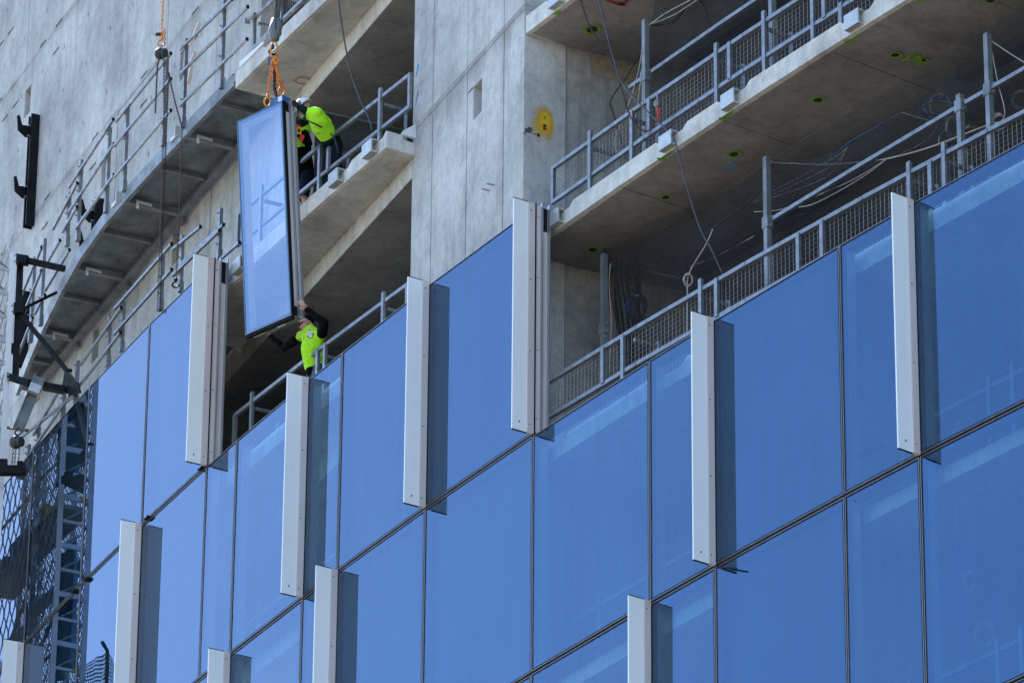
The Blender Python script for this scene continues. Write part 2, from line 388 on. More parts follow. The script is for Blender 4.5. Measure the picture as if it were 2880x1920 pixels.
m = MB(); m.hexa([W(-29.5, -.24, GZ), W(-9.01, -.24, GZ), W(-9.01, -.5, GZ), W(-29.5, -.5, GZ)], [W(-29.5, -.24, 61.6), W(-9.01, -.24, 61.6), W(-9.01, -.5, 61.6), W(-29.5, -.5, 61.6)])
m.build('wall_core', 'rough_concrete', bld)
# small patched tie holes, dots scattered on the wall in a regular formwork grid
m = MB()
for k in range(5, len(lifts)-1):
    for u in [x*1.22-29.3 for x in range(17)]:
        for f in (.22, .55, .85):
            uu = u+random.uniform(-.06, .06); z = lifts[k]+f*(lifts[k+1]-lifts[k])+random.uniform(-.1, .1)
            if any(h[0]-.1 < uu < h[1]+.1 and h[2]-.1 < z < h[3]+.1 for h in holes): continue
            m.poly([W(uu+.03*math.cos(a)*random.uniform(.7, 1.1), .0, z+.055*math.sin(a)*random.uniform(.7, 1.1)) for a in [i*math.pi/4 for i in range(8)]], WN*.0065)
m.build('tie_hole_patch', 'rough_concrete', bld, kind='stuff')

# pier: stacked lifts, face in the wall plane
PU0, PU1 = -.16, 4.06
pier_top = None
for k in range(len(lifts)-1):
    hs = []
    if lifts[k] < 42.5 < lifts[k+1]: hs = [(2.18, 2.5, 42.2, 42.78, .24), (1.98, 2.17, 42.76, 42.80, .06)]
    o = recess_panel('pier_lift', PU0, PU1, lifts[k]+.004, lifts[k+1]-.004, .68, hs, 'pier_concrete', 0 if k % 2 else -.004)
    if lifts[k] < 42 < lifts[k+1]: pier_mid = o
# vertical formwork seams on the pier face, thin proud fins of grout
for u in (.62, 1.95, 3.32):
    m = MB()
    for z in range(20, 60): m.beam(W(u+.001*random.uniform(-2, 2), .001, z), W(u, .001, z+1), .008, .008)
    m.build('grout_seam', 'rough_concrete', bld)
# blade wall going in behind the pier's right side
for k in range(4, 9):
    m = MB()
    lv_ = 6-k
    a, b = L[lv_+1]-.095, L[lv_]-.325
    m.hexa([W(3.55, -.70, a), W(4.03, -.70, a), W(4.03, -3.6, a), W(3.55, -3.6, a)], [W(3.55, -.70, b), W(4.03, -.70, b), W(4.03, -3.6, b), W(3.55, -3.6, b)])
    m.build('blade_wall', 'rough_concrete', bld)

def ring(m, s0, s1, n0, n1, z0, z1, step=1.2, mat=0):    # slab sector, n as number or function
    k = max(1, int(math.ceil((s1-s0)/step))); f0 = n0 if callable(n0) else (lambda s: n0); f1 = n1 if callable(n1) else (lambda s: n1)
    for i in range(k):
        a, b = s0+(s1-s0)*i/k, s0+(s1-s0)*(i+1)/k
        m.hexa([P(a, f0(a), z0), P(b, f0(b), z0), P(b, f1(b), z0), P(a, f1(a), z0)], [P(a, f0(a), z1), P(b, f0(b), z1), P(b, f1(b), z1), P(a, f1(a), z1)])
def solid_ring(s0, s1, n0, n1, z0, z1, step=1.2):        # closed sector without inner faces
    k = max(1, int(math.ceil((s1-s0)/step))); f0 = n0 if callable(n0) else (lambda s: n0); f1 = n1 if callable(n1) else (lambda s: n1)
    m = MB(); vs = []
    for i in range(k+1):
        a = s0+(s1-s0)*i/k; vs += [P(a, f0(a), z0), P(a, f1(a), z0), P(a, f1(a), z1), P(a, f0(a), z1)]
    fs = [(0, 1, 2, 3), (4*k, 4*k+1, 4*k+2, 4*k+3)]
    for i in range(k):
        for j in range(4): fs.append((4*i+j, 4*i+(j+1) % 4, 4*i+4+(j+1) % 4, 4*i+4+j))
    m.add(vs, fs); return m
slabR, slabL = {}, {}
NOTCH = {1: (.12, 2.95, 4.42, 7.17, 8.7), 0: (.12, 2.9, 4.4), 2: (0, 2.9, 4.4)}
for lv in LEV:
    top, bot = L[lv]-.10, L[lv]-.32
    slabR[lv] = solid_ring(-.80, 17, -.34, -9.5, bot, top).build('floor_slab', 'edge_concrete', bld)
    s_left = -10.38 if lv == -1 else -12.3
    slabL[lv] = solid_ring(s_left, -4.95, -.36, lambda s: n_wall(s)-.05, bot, top).build('balcony_slab', 'edge_concrete', bld)
    # thick inner slab behind the beam line (left bay)
    m = MB(); a, b = bot-.34, top
    u0 = -4.95 if lv == -1 else -8.95
    m.hexa([W(u0, 0, a), W(PU0-.01, 0, a), W(PU0-.01, -9, a), W(u0, -9, a)], [W(u0, 0, b-.005), W(PU0-.01, 0, b-.005), W(PU0-.01, -9, b-.005), W(u0, -9, b-.005)])
    m.build('band_beam', 'edge_concrete' if lv in (-1, 0, 1) else 'rough_concrete', bld)
    if lv in (-1, 0, 1, 2):
        # upstand along the slab edge with gaps where the brackets sit
        for (sa, sb, n0, nts) in ((-.80, 15, -.345, NOTCH.get(lv, ())), (s_left, -4.955, -.365, (-5.35, -6.45, -9.85) if lv == 0 else ((-9.0, -6.65) if lv == -1 else ()))):
            cuts = [sa]+[x for t in sorted(nts) for x in (t-.26, t+.26)]+[sb]
            for i in range(0, len(cuts), 2):
                if cuts[i+1]-cuts[i] < .05: continue
                mm = MB(); c0, c1 = cuts[i], cuts[i+1]; k = max(1, int((c1-c0)/1.2))
                for j in range(k):
                    p0, p1 = c0+(c1-c0)*j/k, c0+(c1-c0)*(j+1)/k
                    e0 = .12 if (j == 0 and i) else 0; e1 = .12 if (j == k-1 and i < len(cuts)-2) else 0
                    mm.hexa([P(p0, n0, top), P(p1, n0, top), P(p1, n0-.3, top), P(p0, n0-.3, top)], [P(p0+e0, n0, L[lv]-.02), P(p1-e1, n0, L[lv]-.02), P(p1-e1, n0-.3, L[lv]-.02), P(p0+e0, n0-.3, L[lv]-.02)])
                mm.build('edge_upstand', 'edge_concrete', bld)
# soffit boards' imprint: shallow raised panels under the slabs that can be seen
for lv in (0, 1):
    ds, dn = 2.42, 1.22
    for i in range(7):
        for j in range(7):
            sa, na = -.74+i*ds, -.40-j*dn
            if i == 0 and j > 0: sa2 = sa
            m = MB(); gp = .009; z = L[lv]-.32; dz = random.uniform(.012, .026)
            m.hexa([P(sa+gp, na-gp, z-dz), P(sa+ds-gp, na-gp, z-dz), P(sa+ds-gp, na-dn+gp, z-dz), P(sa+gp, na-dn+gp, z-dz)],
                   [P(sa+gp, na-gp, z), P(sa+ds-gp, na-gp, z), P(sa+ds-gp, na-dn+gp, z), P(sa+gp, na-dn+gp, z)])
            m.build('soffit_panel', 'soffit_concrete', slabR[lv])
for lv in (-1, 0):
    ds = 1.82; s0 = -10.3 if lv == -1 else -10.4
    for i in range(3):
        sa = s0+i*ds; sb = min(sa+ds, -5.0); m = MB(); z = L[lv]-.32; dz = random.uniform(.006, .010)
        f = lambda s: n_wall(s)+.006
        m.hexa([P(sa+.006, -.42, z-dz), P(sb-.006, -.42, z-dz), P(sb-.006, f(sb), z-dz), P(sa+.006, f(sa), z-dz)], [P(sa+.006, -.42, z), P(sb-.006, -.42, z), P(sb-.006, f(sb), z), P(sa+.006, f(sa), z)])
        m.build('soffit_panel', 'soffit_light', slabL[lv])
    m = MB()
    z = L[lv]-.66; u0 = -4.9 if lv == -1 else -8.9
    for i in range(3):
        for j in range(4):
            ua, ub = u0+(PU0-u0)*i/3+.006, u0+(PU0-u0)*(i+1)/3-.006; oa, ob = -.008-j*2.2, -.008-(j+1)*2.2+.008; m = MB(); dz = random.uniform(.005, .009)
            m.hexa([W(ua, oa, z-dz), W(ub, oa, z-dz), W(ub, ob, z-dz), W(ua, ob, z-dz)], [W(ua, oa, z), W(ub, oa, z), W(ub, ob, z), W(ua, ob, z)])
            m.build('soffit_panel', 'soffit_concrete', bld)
# rooms behind: back wall, side walls, roof
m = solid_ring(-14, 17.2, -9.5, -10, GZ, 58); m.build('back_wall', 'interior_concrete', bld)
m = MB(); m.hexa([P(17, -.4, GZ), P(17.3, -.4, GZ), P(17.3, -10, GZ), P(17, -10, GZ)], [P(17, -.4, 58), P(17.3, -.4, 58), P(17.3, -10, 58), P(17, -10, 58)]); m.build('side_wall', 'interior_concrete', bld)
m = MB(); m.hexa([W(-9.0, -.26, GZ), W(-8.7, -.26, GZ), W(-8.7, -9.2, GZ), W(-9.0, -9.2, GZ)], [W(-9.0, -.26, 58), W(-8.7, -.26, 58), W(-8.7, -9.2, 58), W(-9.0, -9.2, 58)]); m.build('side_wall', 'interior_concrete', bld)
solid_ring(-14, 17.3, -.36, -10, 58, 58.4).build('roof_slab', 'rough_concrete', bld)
# core wall a few metres inside the left bay
for lv in (0, 1):
    m = MB(); m.hexa([W(-3.1, -2.6, L[lv]-.1), W(1.0, -2.6, L[lv]-.1), W(1.0, -3.0, L[lv]-.1), W(-3.1, -3.0, L[lv]-.1)], [W(-3.1, -2.6, L[lv-1]-.67), W(1.0, -2.6, L[lv-1]-.67), W(1.0, -3, L[lv-1]-.67), W(-3.1, -3, L[lv-1]-.67)])
    m.build('inner_wall', 'rough_concrete', bld)
ua, ub = wallpx((705, 1000), -1.6)[0], wallpx((845, 1000), -1.6)[0]
for a_, b_ in ((ua, ua+(ub-ua)*.7-.01), (ua+(ub-ua)*.7, ub)):
    m = MB(); m.hexa([W(a_, -1.6, L[1]-.1), W(b_, -1.6, L[1]-.1), W(b_, -1.9, L[1]-.1), W(a_, -1.9, L[1]-.1)], [W(a_, -1.6, L[0]-.67), W(b_, -1.6, L[0]-.67), W(b_, -1.9, L[0]-.67), W(a_, -1.9, L[0]-.67)])
    m.build('inner_wall', 'rough_concrete', bld)
# services hanging under the right soffits (dark trays)
for lv, sa, n0 in ((0, .2, -2.7), (1, .3, -2.6)):
    m = MB(); m.beam(P(sa, n0, L[lv]-.45), P(sa+3.4, n0-.15, L[lv]-.45), .3, .12); m.build('cable_tray', 'frame_dark', bld)
m = MB(); m.beam(P(7.2, -2.2, L[1]-.42), P(9.5, -2.3, L[1]-.42), .25, .14); m.build('cable_tray', 'frame_dark', bld)
# dark ducts high in the left bay
for lv in (-1, 0):
    for k in range(3):
        m = MB(); m.beam(W(-3.6+k*.25, -2.0-k*.5, L[lv]-.85), W(-.3, -1.3-k*.5, L[lv]-.85), .3, .18); m.build('duct', 'frame_dark', bld)

# sprayed marks and cast-in holes, thin coats on the surface they sit on
def blob(p_to3, cx, cy, rx, ry, ext, mat, name, parent, jag=.25, nn=14, hole=0):
    m = MB(); out = []
    for i in range(nn):
        a = 2*math.pi*i/nn; k = 1+random.uniform(-jag, jag); out.append((math.cos(a)*rx*k, math.sin(a)*ry*k))
    if hole:
        inn = [(x*hole, y*hole) for x, y in out]
        a = [p_to3(cx+x, cy+y) for x, y in out]; b = [p_to3(cx+x, cy+y) for x, y in inn]; e = Vector(ext)
        m.add(a+b+[q+e for q in a]+[q+e for q in b], [f for i in range(nn) for f in ((2*nn+i, 2*nn+(i+1) % nn, 3*nn+(i+1) % nn, 3*nn+i), (i, (i+1) % nn, 2*nn+(i+1) % nn, 2*nn+i), (nn+i, nn+(i+1) % nn, 3*nn+(i+1) % nn, 3*nn+i))])
    else: m.poly([p_to3(cx+x, cy+y) for x, y in out], ext)
    return m.build(name, mat, parent)
def soff(z): return lambda s, n: P(s, n, z)
def spx(p, z): return sn(atz(p, z))
for lv, pts in ((1, [(z4(445, 690), .10), (z3(1725, 1063), .10), (z3(1255, 1360), .09), (z7(750, 152), .10), (z4(975, 380), .09), (z4(1630, 5), .09)]), (0, [(z3(750, 203), .14)])):
    z = L[lv]-.347
    for p_, r in pts:
        s_, n_ = spx(p_, z)
        blob(soff(z), s_, n_, r*1.1, r*.95, (0, 0, -.003), 'green_spray', 'paint_ring', slabR[lv], .10, 20, .68)
        blob(soff(z), s_, n_, r*.6, r*.55, (0, 0, -.002), 'dark_hole', 'cast_in_hole', slabR[lv], .2, 12)
z = L[1]-.347
for x, y, rx, ry in ((1065, 400, .14, .045), (1120, 400, .07, .06), (1150, 430, .10, .05), (1185, 412, .05, .06), (695, 266, .12, .03), (648, 292, .05, .06), (1150, 5, .05, .05)):
    s_, n_ = spx(z4(x, y), z); blob(soff(z), s_, n_, rx, ry, (0, 0, -.003), 'green_spray', 'paint_mark', slabR[1], .35)
for x, y, rx, ry in ((1690, 788, .12, .03), (1655, 820, .05, .07), (1270, 1070, .12, .03), (1222, 1098, .05, .06)):
    s_, n_ = spx(z3(x, y), z); blob(soff(z), s_, n_, rx, ry, (0, 0, -.003), 'green_spray', 'paint_mark', slabR[1], .35)
s_, n_ = spx(z3(1700, 1145), z)
m = MB(); m.poly([P(s_-.13, n_-.03, z), P(s_+.13, n_-.02, z), P(s_+.14, n_+.03, z), P(s_-.13, n_+.02, z)], (0, 0, -.003)); m.build('paint_mark', 'blue_spray', slabR[1])
z = L[0]-.347
s_, n_ = spx(z3(510, 92), z); blob(soff(z), s_, n_, .06, .05, (0, 0, -.003), 'green_spray', 'paint_mark', slabR[0], .3)
for a, b in (((845, 0), (935, 35)), ((935, 40), (1000, 0)), ((930, 20), (975, 40))):
    q0, q1 = atz(z3(*a), z), atz(z3(*b), z); m = MB(); m.beam(q0, q1, .05, .004); m.build('paint_mark', 'red_spray', slabR[0])
# orange ring on the left balcony soffit
z = L[-1]-.333; s_, n_ = spx(z2(522, 560), z); blob(soff(z), s_, n_, .13, .15, (0, 0, -.003), 'orange_spray', 'paint_ring', slabL[-1], .06, 22, .8)
# pier side: yellow spray, survey marks
SIDE = lambda d, z_: W(PU1, -d, z_)
def sidepx(p):
    R = ray(p); t = (WP+WD*PU1).dot(WD)/Vector((R.x, R.y, 0)).dot(WD); v = R*t
    return -(v-WP).dot(WN), v.z
d_, zc = sidepx(z3(412, 865))
for q_, r_x, r_y in (((0, .03), .27, .40), ((.02, .08), .20, .3)):
    m = MB()
    for i, (x, y) in enumerate(((-1, -1), (1, -1), (1, 1), (-1, 1))): m.uv[i] = (x, y); m.v.append(SIDE(d_+q_[0]+x*r_x, zc+q_[1]+y*r_y)+WD*(.003+.002*q_[0]/.02))
    m.f = [[0, 1, 2, 3]]; m.m = [0]; m.build('spray_patch', 'spray_fade', pier_mid, fix=False)
for p_, wd, hg in ((z3(310, 895), .12, .018), (z3(305, 908), .1, .02), (z3(318, 885), .06, .015), (z3(350, 925), .05, .008), (z3(376, 932), .05, .008), (z3(376, 925), .035, .02), (z3(376, 940), .035, .02), (z3(420, 870), .05, .05), (z3(420, 890), .05, .03), (z3(420, 812), .02, .02), (z3(282, 920), .05, .012)):
    a, b = sidepx(p_); m = MB(); m.poly([SIDE(a-wd/2, b-hg/2), SIDE(a+wd/2, b-hg/2), SIDE(a+wd/2, b+hg/2), SIDE(a-wd/2, b+hg/2)], WD*.010); m.build('survey_mark', 'ink', pier_mid)
for p_ in (z2(1297, 490), z2(1295, 680)):
    u, z_ = wallpx(p_); m = MB(); m.poly([W(max(u, PU0+.01)-0, .0, z_-.12), W(u+.04, 0, z_-.1), W(u+.14, 0, z_+.06), W(u+.08, 0, z_+.08)], WN*.004); m.build('paint_mark', 'blue_spray', pier_mid)
for p_ in (z3(70, 1275), z3(35, 1312)):
    u, z_ = wallpx(p_); m = MB(); m.tube([W(u, -.05, z_), W(u, .06, z_), W(u, .12, z_)], .012, 6); m.build('dowel_bar', 'wire_steel', bld)
# rough patched pocket at the head of the blade wall
d_, zc = sidepx(z3(900, 455)); m = MB()
m.poly([W(4.032, -d_+.42, zc+.25), W(4.032, -d_+.36, zc-.2), W(4.032, -d_-.35, zc-.26), W(4.032, -d_-.42, zc+.27)], WD*.008); m.build('rough_patch', 'timber', bld)

# ------------------------------------------------------------------ curtain wall
cw = thing('curtain_wall', P(-2, 0, GZ+.0), 'blue reflective glass curtain wall with pale vertical fins on the lower floors', 'curtain wall')
JT = [-20.7, -18.01, -15.33, -12.72, -10.19, -9.08, -6.65, -5.54, -2.93, 0, 2.88, 4.35, 7.10, 8.60, 11.5, 12.95, 15.7, 17.1]
OPAQUE = {(-20.7), (-18.01), (-15.33), (-12.72), (-5.54), (-2.93), (4.35), (11.5)}
GAP = .016
def glazed_panel(s0, s1, z0, z1, opaque, parent=cw):
    a, b = P(s0, 0, 0), P(s1, 0, 0); d = (b-a).normalized(); n = Vector((d.y, -d.x, 0))
    if n.dot(N((s0+s1)/2)) < 0: n = -n
    ln = (b-a).length
    def q(x, o, z): return a+d*x+n*o+ZV*z
    x0, x1, za, zb = GAP, ln-GAP, z0+.024, z1-.024
    fr = MB(); t = .07                                   # frame behind the glass
    def bar(m, xa, xb, na, nb, zl, zh, mat=0): m.hexa([q(xa, na, zl), q(xb, na, zl), q(xb, nb, zl), q(xa, nb, zl)], [q(xa, na, zh), q(xb, na, zh), q(xb, nb, zh), q(xa, nb, zh)], mat)
    bar(fr, x0, x0+t, -.19, -.03, za, zb); bar(fr, x1-t, x1, -.19, -.03, za, zb)
    bar(fr, x0+t, x1-t, -.19, -.03, za, za+t); bar(fr, x0+t, x1-t, -.19, -.03, zb-t, zb)
    o = fr.build('glazed_panel', 'frame_dark', parent)
    bd = MB(); e = .006                                  # light bead round the pane, and gasket inside it
    bar(bd, x0, x0+e, -.03, .006, za, zb); bar(bd, x1-e, x1, -.03, .006, za, zb)
    bar(bd, x0+e, x1-e, -.03, .006, za, za+e); bar(bd, x0+e, x1-e, -.03, .006, zb-e, zb)
    bd.build('edge_bead', 'bead', o)
    gk = MB(); g0 = e+.001; t2 = .022
    bar(gk, x0+g0, x0+g0+t2, -.03, .002, za+g0, zb-g0); bar(gk, x1-g0-t2, x1-g0, -.03, .002, za+g0, zb-g0)
    bar(gk, x0+g0+t2, x1-g0-t2, -.03, .002, za+g0, za+g0+t2); bar(gk, x0+g0+t2, x1-g0-t2, -.03, .002, zb-g0-t2, zb-g0)
    gk.build('gasket', 'gasket', o)
    pn = MB(); k = g0+t2+.001
    ta, tb = random.uniform(-.0014, .0014), random.uniform(-.0010, .0010); xm, zm = (x0+x1)/2, (za+zb)/2
    pn.add([q(x, (x-xm)*ta+(z-zm)*tb-.001, z) for x, z in ((x0+k, za+k), (x1-k, za+k), (x1-k, zb-k), (x0+k, zb-k))], [(0, 1, 2, 3)])
    pn.build('pane', 'facade_glass', o, fix=False)
    if not opaque:                                       # light inner faces of the jamb, seen through the glass
        li = MB(); bar(li, x0+t+.001, x0+t+.006, -.19, -.05, za+t+.01, zb-t-.01); li.build('jamb_liner', 'mesh_alu', o)
    if opaque:
        sp = MB(); bar(sp, x0+t+.002, x1-t-.002, -.16, -.14, za+t+.002, zb-t-.002); sp.build('backing_sheet', 'spandrel', o)
    return o
ROWS = [(0, 1, -20.7, -10.19), (1, 2, -20.7, 0), (2, 3, -18.01, 17.2), (3, 4, -18.01, 17.2), (4, 5, -18.01, 17.2)]
panels = {}
for lo_, hi_, sa, sb in [(r[0], r[1], r[2], r[3]) for r in ROWS]:
    for i in range(len(JT)-1):
        if JT[i] < sa-.01 or JT[i+1] > sb+.01: continue
        panels[(lo_, i)] = glazed_panel(JT[i], JT[i+1], L[hi_], L[lo_], JT[i] in OPAQUE)
# dark stack joint between rows
for r in (1, 2, 3, 4):
    sb = {1: -10.3, 2: -.1}.get(r, 17.0)
    k = int((sb+20.6)/1.2)+1; m = MB()
    for i in range(k):
        a, b = -20.6+(sb+20.6)*i/k, -20.6+(sb+20.6)*(i+1)/k; m.beam(P(a, -.06, L[r]), P(b, -.06, L[r]), .06, .044)
    m.build('stack_joint', 'gasket', cw)
def fin(s, lo_, hi_, parent=cw):
    n_, t_ = N(s), T(s); zb, zt = L[hi_]+.0, L[lo_]+.02
    m = MB(); c = P(s, .24, (zb+zt)/2); m.obox(c, n_*.125, t_*.012, ZV*((zt-zb)/2))
    o = m.build('fin', 'fin_glass', parent)
    m = MB(); m.obox(P(s, .24, zt+.006), n_*.128, t_*.016, ZV*.005); m.obox(P(s, .24, zb-.004), n_*.128, t_*.016, ZV*.003); m.build('end_cap', 'gasket', o)
    m = MB(); m.obox(P(s, .06, (zb+zt)/2), n_*.052, t_*.03, ZV*((zt-zb)/2-.004)); m.build('fin_mullion', 'anodised', o)
    m = MB()
    for f in (.035, .35, .66, .965):
        z = zb+(zt-zb)*f; c = P(s, .08, z)+t_*.0305
        m.poly([c+(n_*math.cos(a)+ZV*math.sin(a))*.011 for a in [i*math.pi/4 for i in range(8)]], t_*.003)
    c = P(s, .24, zb+.14)+t_*.0125
    m.poly([c+(n_*math.cos(a)+ZV*math.sin(a)*1.6)*.011 for a in [i*math.pi/4 for i in range(8)]], t_*.003)
    m.build('screw', 'ink', o)
    return o
for s, lo_, hi_ in ((-10.19, 0, 1), (-12.72, 1, 2), (-18.01, 1, 2), (-6.65, 1, 2), (-2.93, 1, 2), (0, 1, 2), (-9.08, 2, 3), (-5.54, 2, 3), (4.35, 2, 3), (8.60, 2, 3), (2.88, 3, 4), (-12.72, 3, 4), (-2.93, 3, 4), (11.5, 3, 4), (12.95, 2, 3)):
    fin(s, lo_, hi_)
# exposed edge profile where the next panel is still missing
for s, lo_, hi_ in ((-10.19, 0, 1), (0, 1, 2)):
    n_, t_ = N(s), T(s); zb, zt = L[hi_]+.03, L[lo_]; zc, h = (zb+zt)/2, (zt-zb)/2
    m = MB(); m.obox(P(s, -.004, zc)+t_*.02, n_*.008, t_*.02, ZV*(h+.03)); m.build('gasket_strip', 'gasket', cw)
    m = MB(); m.obox(P(s, -.055, zc)+t_*.012, n_*.036, t_*.012, ZV*h); m.build('edge_channel', 'anodised', cw)
    m = MB(); m.obox(P(s, -.10, zc)+t_*.035, n_*.009, t_*.035, ZV*(h+.05)); m.build('edge_flange', 'bead', cw)
    m = MB(); m.obox(P(s, -.165, zc)+t_*.009, n_*.05, t_*.009, ZV*h); m.build('edge_channel', 'anodised', cw)
    m = MB(); m.obox(P(s, -.225, zc)+t_*.035, n_*.008, t_*.035, ZV*(h+.05)); m.build('edge_flange', 'bead', cw)
    m = MB(); m.obox(P(s, -.165, zt-.2)+t_*.021, n_*.042, t_*.003, ZV*.19); m.build('rubber_pad', 'gasket', cw)
    m = MB()
    for f in (.06, .36, .68, .95):
        for dn in (-.04, -.068):
            c = P(s, dn, zb+(zt-zb)*f)+t_*.0245; m.poly([c+(n_*math.cos(a)+ZV*math.sin(a))*.008 for a in [i*math.pi/4 for i in range(8)]], t_*.003)
    m.build('screw', 'ink', cw)
# clips left poking out of the joints
for p_ in (b1(1385, 92), b1(1015, 432), b1(595, 853), b1(512, 935)):
    v = cyl(p_, .03); s_, _n = sn(v); m = MB()
    m.obox(v, T(s_)*.07, N(s_)*.035, ZV*.010); m.obox(v+T(s_)*.03+ZV*.018, T(s_)*.025, N(s_)*.025, ZV*.010); m.build('joint_clip', 'dark_steel', cw)
v = cyl(b3(1690, 768), .03); m = MB(); m.beam(cyl(b3(1610, 762), .0), cyl(b3(1742, 777), .09), .025, .02); m.build('joint_clip', 'dark_steel', cw)

# ------------------------------------------------------------------ chains
def chain(m, pts, ln, r, mat=0):
    pts = [Vector(p) for p in pts]; seg = [(pts[i+1]-pts[i]).length for i in range(len(pts)-1)]; tot = sum(seg)
    k = max(2, int(tot/(ln*.72))); prev = None
    for i in range(k):
        t = tot*(i+.5)/k; j = 0
        while j < len(seg)-1 and t > seg[j]: t -= seg[j]; j += 1
        c = pts[j]+(pts[j+1]-pts[j])*(t/max(seg[j], 1e-6)); d = (pts[j+1]-pts[j]).normalized()
        e = d.orthogonal().normalized() if abs(d.x) > .9 else d.cross(Vector((1, 0, 0))).normalized()
        f = d.cross(e); 
        if i % 2: e = f
        a, b = ln/2-r, ln*.30
        loop = [c+d*(a*x)+e*(b*y) for x, y in ((1, 0), (.75, .8), (-.75, .8), (-1, 0), (-.75, -.8), (.75, -.8))]
        m.tube(loop, r, 4, mat, True)
def hookshape(m, c, d, e, r, w, mat=0):                  # open hook hanging along d, opening towards e
    m.tube([c+d*(r*(1.6-0))*-1, c-d*r*.6]+[c+d*(r*math.sin(a)*1.05+.3*r)+e*(-r*math.cos(a)) for a in [x*.35-.4 for x in range(11)]], w, 6, mat)

# ------------------------------------------------------------------ facade brackets on the slab edges
def bracket(s, lv, label, n0=-.36, grp='aluminium facade brackets on the slab edges'):
    t_, n_ = T(s), N(s); z = L[lv]
    o = thing('facade_bracket', P(s, n0, z-.1), label, 'bracket', grp)
    prof = [(-.22, -.07), (.13, -.07), (.13, -.30), (.02, -.30), (.02, -.24), (.045, -.24), (.045, -.275), (.105, -.275), (.105, -.095), (-.22, -.095)]
    m = MB(); m.poly([P(s, n0+a, z+b)-t_*.15 for a, b in prof], t_*.30); m.build('hook_plate', 'bracket_alu', o)
    for k in (-1, 1):
        m = MB(); m.tube([P(s, n0-.1, z-.07)+t_*.07*k, P(s, n0-.1, z-.015)+t_*.07*k], .014, 6); m.build('bolt', 'wire_steel', o)
for s, lv, lab in ((.12, 1, 'aluminium hook bracket beside the tall pale fin at the pier corner'), (2.95, 1, 'aluminium hook bracket on slab edge where a dark cable crosses it'), (4.42, 1, 'aluminium hook bracket on slab edge below the short framed railing gap'),
                   (7.17, 1, 'weathered cream hook bracket high on the right slab edge'), (.12, 0, 'aluminium hook bracket on upper slab edge close to the pier top'), (-5.35, 0, 'pale hook bracket nearest the pier on the balcony slab'),
                   (-6.45, 0, 'pale hook bracket on balcony slab below the leaning worker'), (-9.85, 0, 'hook bracket on slab edge between hanging panel and exposed panel frame')):
    bracket(s, lv, lab)

# ------------------------------------------------------------------ guard rails
def rail_run(name, label, lv, sa, sb, nf, posts, doubles, mesh=True, closeL=True, closeR=False, infill=None, mat='galvanised'):
    z0 = L[lv]-.02; top, mid = z0+.92, z0+.35
    o = thing(name, P(sa, nf(sa), z0), label, 'guard rail', 'galvanised guard rails on the floor edges')
    def run(zc, h, nm):
        m = MB(); k = max(1, int(round((sb-sa)/2.4)))
        for i in range(k):
            a, b = sa+(sb-sa)*i/k, sa+(sb-sa)*(i+1)/k; m = MB(); m.beam(P(a, nf(a), zc), P(b-.012, nf(b-.012), zc), .05, h); m.build(nm, mat, o)
    run(top, .062, 'top_rail'); run(mid, .062, 'mid_rail')
    for s, a, b in posts:
        m = MB(); c = P(s, nf(s)-.035*0, z0); m.obox(c+ZV*((a+b)/2)+N(s)*.012, T(s)*.035, N(s)*.024, ZV*((b-a)/2)); m.build('post', mat, o)
    for s in doubles:
        m = MB(); m.beam(P(s+.05, nf(s)-.42, z0-.08), P(s+.05, nf(s)-.42, z0+.85), .05, .05); m.build('rear_post', mat, o)
        m = MB(); m.beam(P(s+.04, nf(s)-.03, z0+.78), P(s+.05, nf(s)-.42, z0+.78), .05, .05); m.build('brace', mat, o)
    for flag, s in ((closeL, sa), (closeR, sb)):
        if flag: m = MB(); m.obox(P(s, nf(s), (top+mid)/2), T(s)*.03, N(s)*.026, ZV*((top-mid)/2+.032)); m.build('end_post', mat, o)
    if mesh:
        r0, r1 = infill or (sa+.1, sb); k = max(1, int((r1-r0)/2.0)); off = -.05
        for i in range(k):
            a, b = r0+(r1-r0)*i/k+.02, r0+(r1-r0)*(i+1)/k-.02; m = MB(); zl, zh = z0+.0, top-.02
            s = a
            while s <= b: m.tube([P(s, nf(s)+off, zl), P(s, nf(s)+off, zh)], .0033, 3); s += .085
            z = zl+.03
            while z < zh: m.tube([P(a, nf(a)+off+.004, z), P((a+b)/2, nf((a+b)/2)+off+.004, z), P(b, nf(b)+off+.004, z)], .0033, 3); z += .072
            m.build('mesh_infill', 'wire_steel', o, fix=False, kind='stuff')
    return o
lin = lambda s0, n0, s1, n1: (lambda s: n0+(n1-n0)*(s-s0)/(s1-s0))
full = lambda s: (s, -.05, 1.08)
rail_run('guard_rail', 'meshed steel guard rail on the bare slab edge right of the pier', 1, -.27, 14, lambda s: -.5,
         [full(.72), (1.79, 0, .92), (2.22, .35, .92), full(3.85), (4.16, .35, .95), full(4.96), (6.05, 0, .92), (6.3, .35, .92), (6.66, -.02, .42), full(8.1), full(10.5), full(12.9)], [.72, 1.75, 3.85, 4.96, 8.1])
rail_run('guard_rail', 'long meshed guard rail behind the top edge of the blue glass', 2, -.30, 16.8, lin(0, -.24, 10, -.62),
         [(1.36, .35, .92), (1.83, 0, .92), full(3.6), (3.95, .35, .95), (5.7, .35, .92), (6.19, 0, .92), full(7.95), (8.36, 0, .92), full(8.63), full(11), full(13.4), full(15.8)], [3.6, 7.95, 8.63, 2.0])
rail_run('guard_rail', 'open steel guard rail on the balcony where the two workers lean out', 0, -10.1, -4.66, lin(-4.7, -.6, -9, -.42),
         [full(-5.52), (-7.10, .35, .92), (-7.38, -.03, .92), full(-9.3)], [-5.52, -7.3, -9.3], mesh=False, closeR=True)
